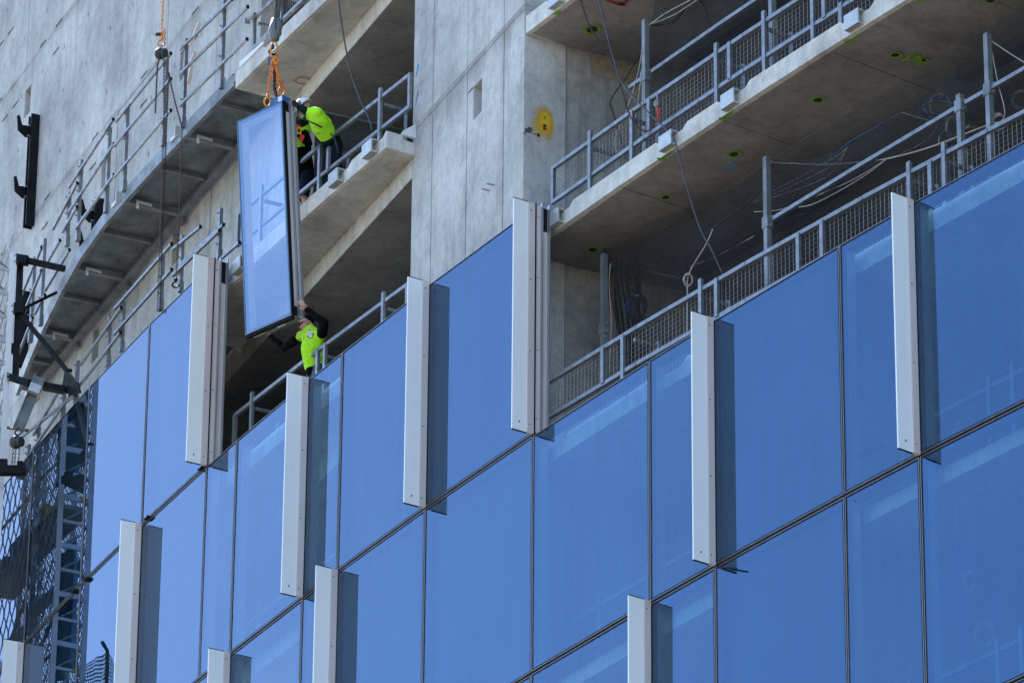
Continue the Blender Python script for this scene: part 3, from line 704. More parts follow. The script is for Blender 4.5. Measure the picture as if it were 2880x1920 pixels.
rail_run('guard_rail', 'open steel guard rail at waist of the worker in black cap', 1, -9.98, -4.62, lin(-4.7, -.6, -9, -.42),
         [full(-5.3), (-7.05, 0, .92), (-7.28, 0, .92), full(-9.4), (-9.98, 0, .92)], [-5.3, -7.2, -9.4], mesh=False, closeR=True)
o = rail_run('guard_rail', 'meshed guard rail with square open end on the topmost balcony', -1, -10.05, -4.7, lambda s: -.52,
         [full(-9.0), full(-6.2)], [-9.0, -10.0], infill=(-9.75, -4.8))
v = cyl(z2(160, 125), -.45); m = MB()
m.beam(v-T(-10)*.12, v+T(-10)*.16, .05, .05); m.beam(v-T(-10)*.12-ZV*.05, v-T(-10)*.12+ZV*.06, .09, .02); m.build('pipe_clamp', 'galvanised', o)
# clip of the loose pipe end at the left end of the lower balcony rail
# white plates standing at the slab edges
m = MB(); m.poly([P(-4.93, -.62, L[0]-.02), P(-4.93, -.95, L[0]-.02), P(-4.93, -.95, L[0]+.30), P(-4.93, -.66, L[0]+.06)], T(-5)*-.05)
m.build('closure_plate', 'white_plate', None, label='white triangular closure plate standing on balcony slab end beside pier', cat='plate')
m = MB(); m.poly([P(-10.2, -.335, L[-1]-.02), P(-9.3, -.335, L[-1]-.02), P(-9.3, -.335, L[-1]+.03), P(-10.2, -.335, L[-1]-.16+.16+.09)], N(-10)*-.02)
m.build('closure_plate', 'white_plate', None, label='white sloping strip along the topmost balcony slab edge', cat='plate')

# ------------------------------------------------------------------ floor-to-soffit posts with a high rail
def prop_frame(lv, label, tops, rail_pts, n0=-1.0):
    z0 = L[lv]-.10; o = None
    for p_ in tops:
        v = cyl(p_, n0); s, _ = sn(v)
        if o is None: o = thing('edge_post_frame', P(s, n0, z0), label, 'post frame', 'tall edge posts with a high rail')
        zt = min(v.z, L[lv-1]-.335)
        m = MB(); m.obox(P(s, n0, (z0+zt)/2), T(s)*.04, N(s)*.04, ZV*((zt-z0)/2)); q = m.build('post', 'galvanised_dull', o)
        m = MB(); m.obox(P(s, n0, z0+.008), T(s)*.09, N(s)*.09, ZV*.008); m.build('base_plate', 'galvanised_dull', q)
        zr = rail_z; 
        m = MB(); m.obox(P(s, n0+.0, zr), T(s)*.065, N(s)*.05, ZV*.09); m.build('clamp', 'galvanised_dull', q)
        for dz in (-.06, .06):
            m = MB(); m.tube([P(s-.11, n0, zr+dz), P(s+.11, n0, zr+dz)], .011, 6); m.build('bolt', 'wire_steel', q)
    for a, b in rail_pts:
        m = MB(); m.beam(P(a, n0, rail_z), P(b, n0, rail_z), .055, .06); m.build('rail', 'galvanised', o)
rail_z = 37.47
prop_frame(2, 'tall steel posts with high rail behind the long mesh guard rail', [z7(830, 185), z4(88, 1085), z4(1420, 655), z4(1608, 235)], [(4.46, 6.4), (6.4, 8.4), (8.6, 10.0), (10.0, 12.5)])
rail_z = 41.15
prop_frame(1, 'tall steel posts with high rail beside the pier, rope tied on top', [z3(1115, 140), z4(120, -420)], [(1.0, 1.45), (1.58, 3.2), (3.2, 4.95), (5.05, 7.5), (7.5, 10)])

# ------------------------------------------------------------------ safety nets
def net(name, label, rows, mat, cell_scale=1.0, cat='safety net', sag=.05, sub=8, parent=None):
    """rows: list of point lists (same length), a draped sheet through them"""
    m = MB(); R, Cn = len(rows), len(rows[0]); nu, nv = (R-1)*sub, (Cn-1)*sub
    def pt(a, b):
        i, j = min(int(a), R-2), min(int(b), Cn-2); fa, fb = a-i, b-j
        p = (rows[i][j]*(1-fa)+rows[i+1][j]*fa)*(1-fb)+(rows[i][j+1]*(1-fa)+rows[i+1][j+1]*fa)*fb
        w_ = math.sin(a*5.1+b*3.3)*.5+math.sin(b*8.7+1.3*a)*.5
        return p+Vector((.86, .5, 0))*(-w_*sag)-ZV*sag*1.2*math.sin(math.pi*fb)*(1-a/(R-1))
    H = (rows[0][0]-rows[-1][0]).length; Wd = sum((rows[0][j+1]-rows[0][j]).length for j in range(Cn-1))
    for i in range(nu+1):
        for j in range(nv+1):
            m.uv[len(m.v)] = (j/nv*Wd*cell_scale, i/nu*H*cell_scale); m.v.append(pt(i/nu*(R-1), j/nv*(Cn-1)))
    for i in range(nu):
        for j in range(nv):
            k = i*(nv+1)+j; m.f.append([k, k+1, k+nv+2, k+nv+1]); m.m.append(0)
    o = m.build(name, mat, parent, smooth=False, fix=False)
    o['label'] = label; o['category'] = cat; o['group'] = 'black safety nets on the open floors' if mat == 'black_net' else 'green nets'
    return o
pz = lambda p, n: cyl(p, n)
net('safety_net', 'black net draped behind the posts of the open floor above the long glass edge', [[P(s, -1.12, L[1]-.42-d) for s, d in ((.1, .0), (1.4, .35), (2.8, .5), (4.2, .35), (6, .95), (7.8, .7), (9.5, .55), (12, .5))],
     [P(s, -1.45, L[2]+1.2) for s in (.3, 1.5, 2.8, 4.2, 6, 7.8, 9.5, 12)], [P(s, -1.2, L[2]-.05) for s in (.4, 1.6, 2.8, 4.2, 6, 7.8, 9.5, 12)]], 'black_net', sag=.06)
net('safety_net', 'black net pulled up to a roped post beside the pier', [[P(s, n, L[0]-.40-d) for s, n, d in ((1.55, -1.1, .12), (2.6, -1.1, .3), (4, -1.1, .15), (6, -1.1, .1), (9, -1.1, .1))],
     [P(s, n, L[1]+1.45) for s, n in ((.75, -1.35), (2.2, -1.3), (4, -1.3), (6, -1.3), (9, -1.3))], [P(s, n, L[1]-.05) for s, n in ((1.3, -1.0), (2.3, -1.1), (4, -1.1), (6, -1.1), (9, -1.1))]], 'black_net', sag=.05)
net('safety_net', 'bunched black net hanging beside the blue cable coil', [[P(s, n, L[1]-.5) for s, n in ((.15, -1.35), (.35, -1.5), (.6, -1.4))], [P(s, n, L[2]+1.0) for s, n in ((.3, -1.3), (.6, -1.45), (.95, -1.35))], [P(s, n, L[2]-.05) for s, n in ((.5, -1.3), (.8, -1.4), (1.2, -1.3))]], 'black_net', 1.0, sag=.1)

# ------------------------------------------------------------------ ropes, cables and coils
def smooth_path(pts, k=6):
    pts = [Vector(p) for p in pts]; out = []
    for i in range(len(pts)-1):
        p0, p1, p2, p3 = pts[max(i-1, 0)], pts[i], pts[i+1], pts[min(i+2, len(pts)-1)]
        for j in range(k):
            t = j/k; out.append(.5*((2*p1)+(p2-p0)*t+(2*p0-5*p1+4*p2-p3)*t*t+(3*p1-p0-3*p2+p3)*t**3))
    return out+[pts[-1]]
def line(name, label, cat, pts, r, mat, group=None):
    m = MB(); m.tube(smooth_path(pts), r, 6); return m.build(name, mat, None, smooth=True, label=label, cat=cat, group=group)
Z = lambda f, pts, n: [cyl(f(*p), n) for p in pts]
line('cable', 'thick dark cable sagging across the right slab edges', 'cable', Z(z3, [(780, -120), (795, 0), (850, 230), (900, 420), (960, 580), (1100, 740), (1280, 915), (1330, 1010), (1400, 1280), (1490, 1568)], -.24)+[cyl(z7(1570, 150), -.3), cyl(z7(1650, 325), -.45)], .012, 'grey_cable')
line('cable', 'dark cable dangling in the bay above the leaning worker', 'cable', Z(z2, [(760, -120), (765, 0), (800, 250), (850, 500), (920, 700), (975, 820), (995, 900)], -.42), .014, 'grey_cable')
m = MB(); chain(m, smooth_path(Z(z3, [(660, -60), (670, 0), (740, 200), (900, 450), (960, 640), (1010, 800), (1080, 890), (1140, 900), (1190, 830), (1200, 760)], -.35)), .05, .006)
hk = thing('hanging_chain', cyl(z3(1200, 760), -.35), 'rusty slack chain looping in front of the mesh rail', 'chain'); m.build('chain_links', 'rust_chain', hk, kind='stuff')
m = MB(); c = cyl(z3(1198, 715), -.35); m.ball(c, (.055, .055, .07)); m.tube([c+ZV*.05, c+ZV*.16], .012, 6); m.build('pulley', 'galvanised', hk)
m = MB(); m.tube([c-ZV*.06, c-ZV*.2+T(2)*.02, c-ZV*.26], .02, 6); m.build('red_tag', 'tool_red', hk)
G = 'ropes and cords strung under the right soffits'
line('rope', 'tan rope tied from post top to soffit edge beside the pier', 'rope', Z(z3, [(1140, 175), (1260, 90), (1410, 10), (1490, -40)], -1.0), .009, 'white_rope', G)
line('rope', 'second tan rope tied from the same post top, slacker', 'rope', Z(z3, [(1145, 170), (1300, 110), (1430, 30), (1500, -20)], -1.05), .008, 'white_rope', G)
line('rope', 'pale rope slanting down the post to the railing foot', 'rope', Z(z3, [(1095, 330), (1060, 520), (985, 760), (905, 960), (920, 1050)], -.85), .008, 'white_rope', G)
line('rope', 'pale rope hanging close beside the post above the rail', 'rope', Z(z3, [(1090, 480), (1070, 650), (1045, 830)], -.85), .007, 'white_rope', G)
line('rope', 'black rope along the upper edge of the roped net', 'rope', Z(z3, [(1140, 180), (1300, 150), (1450, 5), (1520, 60), (1560, 230), (1570, 350)], -1.15), .012, 'black_rope', G)
line('rope', 'black rope along the left edge of the roped net', 'rope', Z(z3, [(1100, 330), (985, 530), (878, 690), (900, 800), (985, 1100)], -1.05), .012, 'black_rope', G)
line('rope', 'cream rope running from post top across the dark floor to the far posts', 'rope', Z(z4, [(105, 1115), (300, 1130), (500, 1135), (720, 1120), (900, 1098), (1100, 1050), (1300, 985), (1600, 868), (1750, 830), (1862, 770)], -1.25), .013, 'white_rope', G)
line('rope', 'black rope paired under the cream rope across the dark floor', 'rope', Z(z4, [(105, 1125), (300, 1138), (520, 1140), (900, 1104), (1300, 998), (1600, 900), (1862, 770)], -1.27), .010, 'black_rope', G)
for i, (a, b, c_) in enumerate((((645, 1015), (500, 1120), (0, 1385)), ((645, 1018), (510, 1160), (0, 1400)), ((642, 1022), (500, 1220), (90, 1375)))):
    line('rope', ('thin cord fanning from the soffit clip, uppermost strand', 'thin cord fanning from the soffit clip, middle strand', 'thin cord fanning from the soffit clip, steepest strand')[i], 'rope', Z(z4, [a, b, c_], -1.3), .006, 'white_rope', G)
line('rope', 'long pale cord sagging below the cream rope', 'rope', Z(z4, [(910, 1100), (780, 1200), (600, 1310), (400, 1410), (250, 1440), (105, 1530)], -1.2), .009, 'white_rope', G)
line('rope', 'second pale cord sagging below the cream rope', 'rope', Z(z4, [(905, 1105), (700, 1230), (480, 1330), (200, 1440), (0, 1460)], -1.22), .006, 'white_rope', G)
line('cable', 'blue cable clipped along the soffit to the big tangled coil', 'cable', [cyl(z7(1085, 260), -1.4), cyl(z7(1500, 60), -1.4)]+Z(z4, [(0, 1365), (250, 1270), (500, 1110), (650, 990), (820, 890), (1010, 780)], -1.45), .012, 'blue_cable')
line('cable', 'blue cable dropping from soffit to the hanging blue coil', 'cable', Z(z7, [(1085, 258), (1062, 290), (1060, 400), (1068, 480)], -1.4), .010, 'blue_cable')
line('rope', 'cream cord tied from the soffit clip to the tangled coil', 'rope', Z(z4, [(1015, 775), (1100, 800), (1200, 830), (1260, 850)], -1.5), .007, 'white_rope', G)
line('cable', 'grey lead drooping from the tangled coil to the cream rope', 'cable', Z(z4, [(1245, 900), (1200, 960), (1100, 1020), (960, 1085)], -1.4), .008, 'white_rope')
line('rope', 'tan rope hanging straight from the tall post top', 'rope', Z(z4, [(1625, 275), (1680, 560), (1730, 790), (1650, 870)], -1.05), .007, 'white_rope', G)
line('rope', 'tan rope stretched from tall post top out to the right', 'rope', Z(z4, [(1625, 275), (1750, 360), (1862, 430), (2000, 520)], -1.05), .008, 'white_rope', G)
line('rope', 'white rope knotted on the rail and hanging behind the mesh', 'rope', Z(z7, [(1580, 10), (1530, 120), (1415, 320), (1405, 480), (1400, 730)], -1.0), .010, 'white_rope', G)
line('rope', 'thin slack white cord from knot out to the dark floor', 'rope', Z(z7, [(1410, 270), (1600, 200), (1862, 60)], -1.3), .006, 'white_rope', G)
line('rope', 'red cord down the edge of the bunched net', 'rope', Z(z7, [(850, 240), (860, 450), (880, 700), (890, 850)], -1.1), .009, 'red_rope', G)
line('rope', 'white strap running beside the red cord on the bunched net', 'rope', Z(z7, [(875, 245), (865, 400), (880, 660), (865, 1000)], -1.08), .007, 'white_rope', G)
line('rope', 'white tie cord along soffit below the painted hole', 'rope', Z(z7, [(1080, 285), (1200, 315), (1350, 345)], -1.6), .007, 'white_rope', G)
line('rope', 'black rope drooping across the darkest corner above the rail', 'rope', Z(z4, [(110, 1540), (250, 1490), (490, 1470), (800, 1470)], -1.3), .009, 'black_rope', G)
def coil(label, f, x, y, rx, ry, n, mat, turns, r=.007, jit=.16, parts=None):
    c = cyl(f(x, y), n); rt, up = CAM_R, CAM_U; k = 2.45/ (FPX/(c.dot(_f0)))  # zoom px -> metres
    k = 1/(2.45*FPX/c.dot(_f0)); o = thing('cable_coil', c-ZV*ry*k, label, 'cable coil', 'coils of cable hung on the open floors'); dep = _f0
    for t in range(turns):
        a, b = rx*k*(1+random.uniform(-jit, jit)), ry*k*(1+random.uniform(-jit, jit)); off = rt*random.uniform(-.15, .15)*rx*k+up*random.uniform(-.15, .15)*ry*k+dep*random.uniform(-.04, .04)
        tl = random.uniform(-.3, .3); m = MB()
        m.tube([c+off+rt*(a*math.cos(q)*math.cos(tl)-b*math.sin(q)*math.sin(tl))+up*(a*math.cos(q)*math.sin(tl)+b*math.sin(q)*math.cos(tl))+dep*.02*math.sin(3*q+t) for q in [i*math.pi/9 for i in range(18)]], r, 5, 0, True)
        m.build('loop', mat if isinstance(mat, str) else mat[t % len(mat)], o, smooth=True)
    m = MB(); m.tube([c+up*ry*k*.9-rt*.03, c+up*ry*k+rt*.03], r*3, 6); m.build('tie', 'white_rope', o)
coil('round blue cable coil hung on the net near the pier wall', z7, 1055, 550, 62, 80, -1.4, 'blue_cable', 9)
coil('tangled blue and white cable bundle clipped under the soffit', z4, 1290, 740, 120, 75, -1.6, ['blue_cable', 'white_rope', 'blue_cable'], 12, .007, .45)
coil('white rope coil hung between tangled blue bundle and the short post', z4, 1368, 880, 35, 75, -1.35, 'white_rope', 6)
coil('tan rope coil hanging just behind the short post', z4, 1480, 960, 50, 85, -1.35, 'white_rope', 7)
coil('loose grey rope coil looped low beside the white rope coil', z4, 1330, 960, 45, 70, -1.4, 'white_rope', 4)
coil('pale rope coil behind the tall post at rail height', z4, 1690, 840, 52, 50, -1.35, 'white_rope', 6)
coil('pale rope coil with black tie up under the soffit at far right', z4, 1845, 690, 60, 60, -1.5, 'white_rope', 6)
coil('small white rope knot on the white hanging rope', z7, 1410, 360, 28, 40, -1.0, 'white_rope', 4)
coil('white rope coil seen through the glass beside a fin', b4, 1490, 860, 40, 60, -1.2, 'white_rope', 4)
coil('pear-shaped rope coil seen through the lowest glass', b4, 1590, 1230, 62, 80, -1.2, 'white_rope', 5)
coil('round rope coil seen through glass beside the guard rail', z8, 1460, 1370, 60, 60, -.9, 'white_rope', 5)
for lv, sa, sb, nm in ((3, -.2, 12.5, 'guard rail seen through the glass one floor below'), (4, -.2, 12.5, 'guard rail seen through the lowest glass')):
    rail_run('guard_rail', nm, lv, sa, sb, lambda s: -.62, [full(s) for s in (.8, 2.0, 3.6, 5.4, 7.6, 9.3, 9.75, 11.5)], [], mesh=False)
for lv, nm in ((2, 'guard rail seen through the glass under the worker in black cap'), (3, 'guard rail seen through glass at the lower left bay')):
    rail_run('guard_rail', nm, lv, -10.0, -5.4, lambda s: -.6, [full(s) for s in (-9.3, -7.6, -6.0)], [], mesh=False)

# ------------------------------------------------------------------ access gantries along the bare wall
def n_out(s): 
    if s > -16.5: return -.36
    if s > -17.8: return -.36-.12*(-16.5-s)/1.3
    if s > -20: return -.48-.25*(-17.8-s)/2.2
    return -.73-.40*(-20-s)/2.9
def n_in(s): return min(n_wall(s)+.05, n_out(s)-.05)
def gantry(lv, label, s0, s1, ribs, full_detail):
    zb = L[lv]-.23; o = thing('access_gantry', P((s0+s1)/2, -.9, zb), label, 'gantry', 'steel access gantries fixed along the wall')
    cuts = sorted([s0, s1]+[r for r, _ in ribs if s0 < r < s1])
    for a, b in zip(cuts[:-1], cuts[1:]):
        m = MB(); ring(m, a+.004, b-.004, lambda s: n_out(s)-.05, n_in, zb+.125, zb+.135, 3); m.build('deck_plate', 'deck_steel', o)
    k = int((s1-s0)/1.3)
    for i in range(k):
        a, b = s0+(s1-s0)*i/k, s0+(s1-s0)*(i+1)/k
        m = MB(); m.hexa([P(a, n_out(a), zb), P(b, n_out(b), zb), P(b, n_out(b)-.012, zb), P(a, n_out(a)-.012, zb)], [P(a, n_out(a)+.02, zb+.23), P(b, n_out(b)+.02, zb+.23), P(b, n_out(b)-.012, zb+.23), P(a, n_out(a)-.012, zb+.23)])
        m.hexa([P(a, n_out(a)-.012, zb), P(b, n_out(b)-.012, zb), P(b, n_out(b)-.07, zb), P(a, n_out(a)-.07, zb)], [P(a, n_out(a)-.012, zb+.01), P(b, n_out(b)-.012, zb+.01), P(b, n_out(b)-.07, zb+.01), P(a, n_out(a)-.07, zb+.01)])
        m.build('edge_channel', 'galvanised_dull', o)
        m = MB(); m.hexa([P(a, n_in(a)+.15, zb), P(b, n_in(b)+.15, zb), P(b, n_in(b), zb), P(a, n_in(a), zb)], [P(a, n_in(a)+.13, zb+.12), P(b, n_in(b)+.13, zb+.12), P(b, n_in(b), zb+.12), P(a, n_in(a), zb+.12)]); m.build('wall_channel', 'galvanised_dull', o)
    for r, big in ribs:
        h = .115 if big else .07; w_ = .055 if big else .03
        m = MB(); a, b = P(r, n_out(r)-.075, zb+.12-h/2), P(r, n_in(r)+.155, zb+.12-h/2); m.beam(a, b, w_*2, h)
        m.build('cross_rib', 'galvanised_dull', o)
        if big and full_detail:                          # white L-plate standing in for sunlight that shows through a deck slot
            m = MB(); c = P(r+.1, n_out(r)-.2, zb+.06)
            m.poly([c, c-T(r)*.02-N(r)*.30, c-T(r)*.02-N(r)*.30-ZV*.05, c-N(r)*.05-ZV*.05, c-N(r)*.05-ZV*.16, c-ZV*.16], N(r).cross(ZV)*.008); m.build('sun_glint_plate', 'white_plate', o)
            m = MB(); c = P(r-.08, n_in(r)+.02, zb-.05); m.obox(c, T(r)*.08, N(r)*.03, ZV*.05); m.build('wall_shoe', 'galvanised_dull', o)
    return o
ribs = [(-11.26, 0), (-12.45, 1), (-13.75, 0), (-15.06, 1), (-16.33, 0), (-17.76, 1), (-18.92, 0), (-20.37, 1), (-21.55, 0)]
ga = gantry(-1, 'grey steel access gantry with open railings beside the topmost balcony', -22.9, -10.45, ribs, True)
gb = gantry(0, 'lower access gantry with railings showing above the leftmost glass', -21, -10.25, ribs[1:7], False)
def gpost(o, p_top, p_bot, n=-.33):
    a = cyl(p_top, n); s, _ = sn(a); b = cyl(p_bot, n); zb = b.z
    m = MB(); m.obox(P(s, n, (a.z+zb)/2), T(s)*.032, N(s)*.03, ZV*((a.z-zb)/2)); q = m.build('post', 'galvanised', o)
    m = MB(); m.obox(P(s, n, zb+.11), T(s)*.042, N(s)*.04, ZV*.1); m.build('post_socket', 'galvanised', q)
    for f in (.33, .63, .93):
        m = MB(); z = zb+(a.z-zb)*f; m.tube([P(s-.05, n+.02, z), P(s-.03, n+.06, z)], .014, 5); m.build('bolt', 'wire_steel', q)
def grail(o, pa, pb, n=-.27):
    m = MB(); m.beam(cyl(pa, n), cyl(pb, n), .042, .05); m.build('rail', 'galvanised', o)
    b = cyl(pb, n); a = cyl(pa, n); d = (b-a).normalized(); m = MB(); m.beam(b, b+d*.012, .052, .062); m.build('rail_end_cap', 'gasket', o)
zq = zoom(400, 0, 5.2275); zl = zoom(0, 680, 2.6133)
for a, b in (((1550, -80), (1550, 590)), ((1285, 270), (1285, 860)), ((1150, 410), (1150, 985)), ((880, 740), (875, 1300)), ((758, 880), (765, 1430)), ((480, 1330), (470, 1690)), ((562, 1105), (555, 1640))): gpost(ga, z1(*a), z1(*b))
for a, b in (((255, 115), (240, 720)), ((330, -20), (312, 600))): gpost(ga, zl(*a), zl(*b), -.45)
for a, b in (((555, 730), (1320, -10)), ((555, 1095), (1550, 105)), ((550, 1560), (1540, 580))): grail(ga, zq(*a), zq(*b))
for a, b in (((800, 838), (1176, 370)), ((785, 1008), (1176, 545)), ((790, 1218), (1176, 762)), ((476, 1290), (780, 824)), ((478, 1455), (785, 992)), ((525, 1575), (785, 1205)), ((365, 1580), (532, 1262)), ((430, 1600), (530, 1425))): grail(ga, z1(*a), z1(*b))
for a, b in (((145, 420), (305, 45)), ((160, 560), (305, 210)), ((130, 840), (240, 560)), ((330, 180), (440, -10)), ((330, 360), (510, 60)), ((255, 530), (330, 390))): grail(ga, zl(*a), zl(*b), -.42)
for a, b in (((1522, -130), (1522, 215)), ((1258, 55), (1250, 440)), ((1122, 190), (1118, 560)), ((852, 508), (845, 850)), ((758, 618), (745, 960)), ((537, 920), (525, 1230)), ((447, 1058), (435, 1360)), ((268, 1375), (260, 1600)), ((200, 1495), (195, 1640))): gpost(gb, z5(*a), z5(*b))
for a, b in (((1190, 150), (1380, -5)), ((788, 562), (1182, 113)), ((785, 735), (1182, 290)), ((1190, 330), (1512, 20)), ((1250, 250), (1540, -20)), ((1530, 208), (1650, 103)), ((555, 945), (835, 552)), ((545, 1095), (830, 722)), ((230, 1428), (487, 985)), ((212, 1545), (482, 1160)), ((150, 1440), (520, 1150))): grail(gb, z5(*a), z5(*b))
# timber wedges and box clamps on the gantry edge
for p_ in (z1(1205, 950), z1(800, 1400)):
    v = cyl(p_, -.22); s, _ = sn(v); m = MB(); m.obox(v, T(s)*.14, N(s)*.03, ZV*.035); m.obox(v+T(s)*.13+ZV*.06, T(s)*.012, N(s)*.06, ZV*.1); m.build('edge_clamp', 'bracket_alu', ga)
# flat braces leaning behind the rails
for a, b in (((842, 340), (700, 680)), ((780, 770), (690, 1010)), ((735, 960), (680, 1240))):
    m = MB(); m.beam(cyl(zq(*a), -.42), cyl(zq(*b), -.46), .06, .03); m.build('flat_brace', 'anodised', ga)

# ------------------------------------------------------------------ black wall brackets
def wall_bracket(p_top, p_bot, label):
    u, zt = wallpx(p_top, .08); ub, zb = wallpx(p_bot, .08); zb = min(zb, zt-.9)
    o = thing('wall_bracket', W(u, .01, zb), label, 'wall bracket', 'black steel brackets bolted to the bare wall')
    for du in (-.07, .07):
        m = MB(); m.obox(W(u+du, .09, (zt+zb)/2), WD*.012, WN*.085, ZV*((zt-zb)/2)); m.build('side_plate', 'dark_steel', o)
    m = MB(); m.obox(W(u, .02, (zt+zb)/2), WD*.06, WN*.012, ZV*((zt-zb)/2-.05)); m.build('back_plate', 'dark_steel', o)
    for z in (zt-.32, zt-.32-(zt-zb)*.55):
        m = MB(); m.poly([W(u-.084, .16, z+.12), W(u-.084, .30, z+.1), W(u-.084, .36, z+.30), W(u-.084, .41, z+.28), W(u-.084, .38, z-.02), W(u-.084, .22, z-.14), W(u-.084, .16, z-.12)], WD*.03); m.build('hook', 'dark_steel', o)
        for dz in (.1, -.12):
            m = MB(); m.tube([W(u-.02, .03, z+dz), W(u-.02, .2, z+dz)], .022, 6); m.build('bolt', 'bead', o)
wall_bracket(z1(240, 800), z1(215, 1545), 'long black steel hook bracket on bare wall below the square recess')
wall_bracket(z1(680, 1378), z5(640, 240), 'black steel hook bracket mostly hidden behind the gantry railing')
wall_bracket(zl(190, 375), zl(150, 930), 'black steel hook bracket behind the black support frame')

# ------------------------------------------------------------------ mast climber tower outside the left end
TS0, TS1, TN0, TN1, TZ = -19.25, -18.07, .55, 1.25, 46.75
tw = thing('hoist_tower', P(TS1, .9, GZ), 'galvanised mesh-sided hoist tower standing just outside the left end of the glass', 'hoist tower')
for s, n in ((TS1, TN0), (TS0, TN0), (TS1, TN1), (TS0, TN1)):
    m = MB(); m.obox(P(s, n, (GZ+TZ)/2), T(s)*.035, N(s)*.008, ZV*((TZ-GZ)/2)); m.obox(P(s, n, (GZ+TZ)/2)+T(s)*.03, T(s)*.006, N(s)*.05, ZV*((TZ-GZ)/2)); q = m.build('post', 'helmet_white' if (s, n) == (TS1, TN0) else 'mesh_alu', tw)  # inner corner post coloured white to stand in for sunlight on it
def lattice(pa, pb, z0, z1_, dx, dz, r, outn):
    m = MB(); w_ = (pb-pa).length; d = (pb-pa)/w_; k = int(w_/dx); dx = w_/k; z = z0
    while z < z1_:
        for i in range(k):
            x = i*dx
            for sgn in (1, -1):
                a = pa+d*(x if sgn > 0 else x+dx)+ZV*z; b = pa+d*(x+dx/2)+ZV*(z+dz*.42); c = pa+d*(x+dx/2)+ZV*(z+dz*.58); e = pa+d*(x if sgn > 0 else x+dx)+ZV*(z+dz)
                m.beam(a, b, .006, r, outn); m.beam(b, c, .006, r*1.5, outn) if sgn > 0 else None; m.beam(c, e, .006, r, outn)
        z += dz
    return m
lattice(P(TS0, TN0, 0), P(TS1-.03, TN0, 0), 30.0, TZ, .29, .52, .022, N(TS1)).build('mesh_screen', 'mesh_alu', tw, kind='stuff')
lattice(P(TS0, TN0+.01, 0), P(TS0, TN1, 0), 30.0, TZ, .24, .52, .02, T(TS1)).build('mesh_screen', 'mesh_alu', tw, kind='stuff')
TS2 = -22.2
lattice(P(TS2, TN0, 0), P(TS0-.03, TN0, 0), 30.0, TZ, .29, .52, .022, N(TS1)).build('mesh_screen', 'mesh_alu', tw, kind='stuff')
lattice(P(TS2, TN1, 0), P(TS1-.03, TN1, 0), 30.0, TZ, .12, .16, .016, N(TS1)).build('mesh_screen', 'wire_steel', tw, kind='stuff')
for s, n in ((TS2, TN0), (TS2, TN1), (-20.7, TN1)):
    m = MB(); m.obox(P(s, n, (GZ+TZ)/2), T(s)*.035, N(s)*.03, ZV*((TZ-GZ)/2)); m.build('post', 'mesh_alu', tw)
for z in (30.6, 33.9, 36.5, 38.9, 41.2, 44.6):
    m = MB(); m.beam(P(TS2, TN1-.1, z), P(TS1-.2, TN1-.1, z), .1, .2); m.build('ledger', 'galvanised_dull', tw)
    m = MB(); m.beam(P(TS2, TN1-.15, z), P(TS0, TN1-.15, z+2.0), .05, .05); m.build('diagonal', 'galvanised_dull', tw)
for k, z in enumerate((31.3, 34.7, 38.5, 42.2)):
    for j in range(4):
        m = MB(); c_ = P(-21.8+j*.75, TN0+.35, z+.25+.05*(j % 2)); m.obox(c_, T(-20)*.26, N(-20)*.18, ZV*(.17+.04*((j+k) % 3))); m.build('stored_crate', ('tarp_blue', 'galvanised_dull', 'tag_yellow', 'deck_steel')[(j+k) % 4], tw)
z = 28.0; i = 0
while z < TZ:
    m = MB(); m.beam(P(TS1, TN0+.04, z), P(TS1, TN1-.04, z), .05, .09 if i % 2 else .05); q = m.build('rung', 'mesh_alu', tw)
    m = MB(); m.beam(P(TS1, TN0+.05, z), P(TS1, TN1-.05, z+.42), .03, .03); m.build('diagonal', 'galvanised_dull', tw)
    if i % 7 == 3: m = MB(); m.obox(P(TS1+.035, TN1-.2, z+.01), T(TS1)*.006, N(TS1)*.13, ZV*.05); m.build('tag', 'tag_yellow', q)
    z += .46; i += 1
for z in (31.2, 34.6, 38.4, 42.1):
    m = MB(); m.hexa([P(TS2, TN0+.05, z), P(TS1-.1, TN0+.05, z), P(TS1-.1, TN1-.1, z), P(TS2, TN1-.1, z)], [P(TS2, TN0+.05, z+.08), P(TS1-.1, TN0+.05, z+.08), P(TS1-.1, TN1-.1, z+.08), P(TS2, TN1-.1, z+.08)]); m.build('platform', 'deck_steel', tw)
    m = MB(); m.beam(P(TS2, TN0+.08, z+1.0), P(TS1-.1, TN0+.08, z+1.0), .04, .04); m.build('platform_rail', 'galvanised', tw)
for z, h in ((31.7, 2.2), (35.4, 2.3), (39.2, 2.4), (43, 1.6)):
    m = MB(); k = 8
    for j in range(k):
        a, b = TS0+(TS1-TS0-.1)*j/k, TS0+(TS1-TS0-.1)*(j+1)/k; o1, o2 = .1*math.sin(j*1.9+z), .1*math.sin((j+1)*1.9+z)
        m.hexa([P(a, TN1-.25+o1, z), P(b, TN1-.25+o2, z), P(b, TN1-.27+o2, z), P(a, TN1-.27+o1, z)], [P(a, TN1-.3+o1*.5, z+h), P(b, TN1-.3+o2*.5, z+h), P(b, TN1-.32+o2*.5, z+h), P(a, TN1-.32+o1*.5, z+h)])
    m.build('tarpaulin', 'tarp_blue', tw)

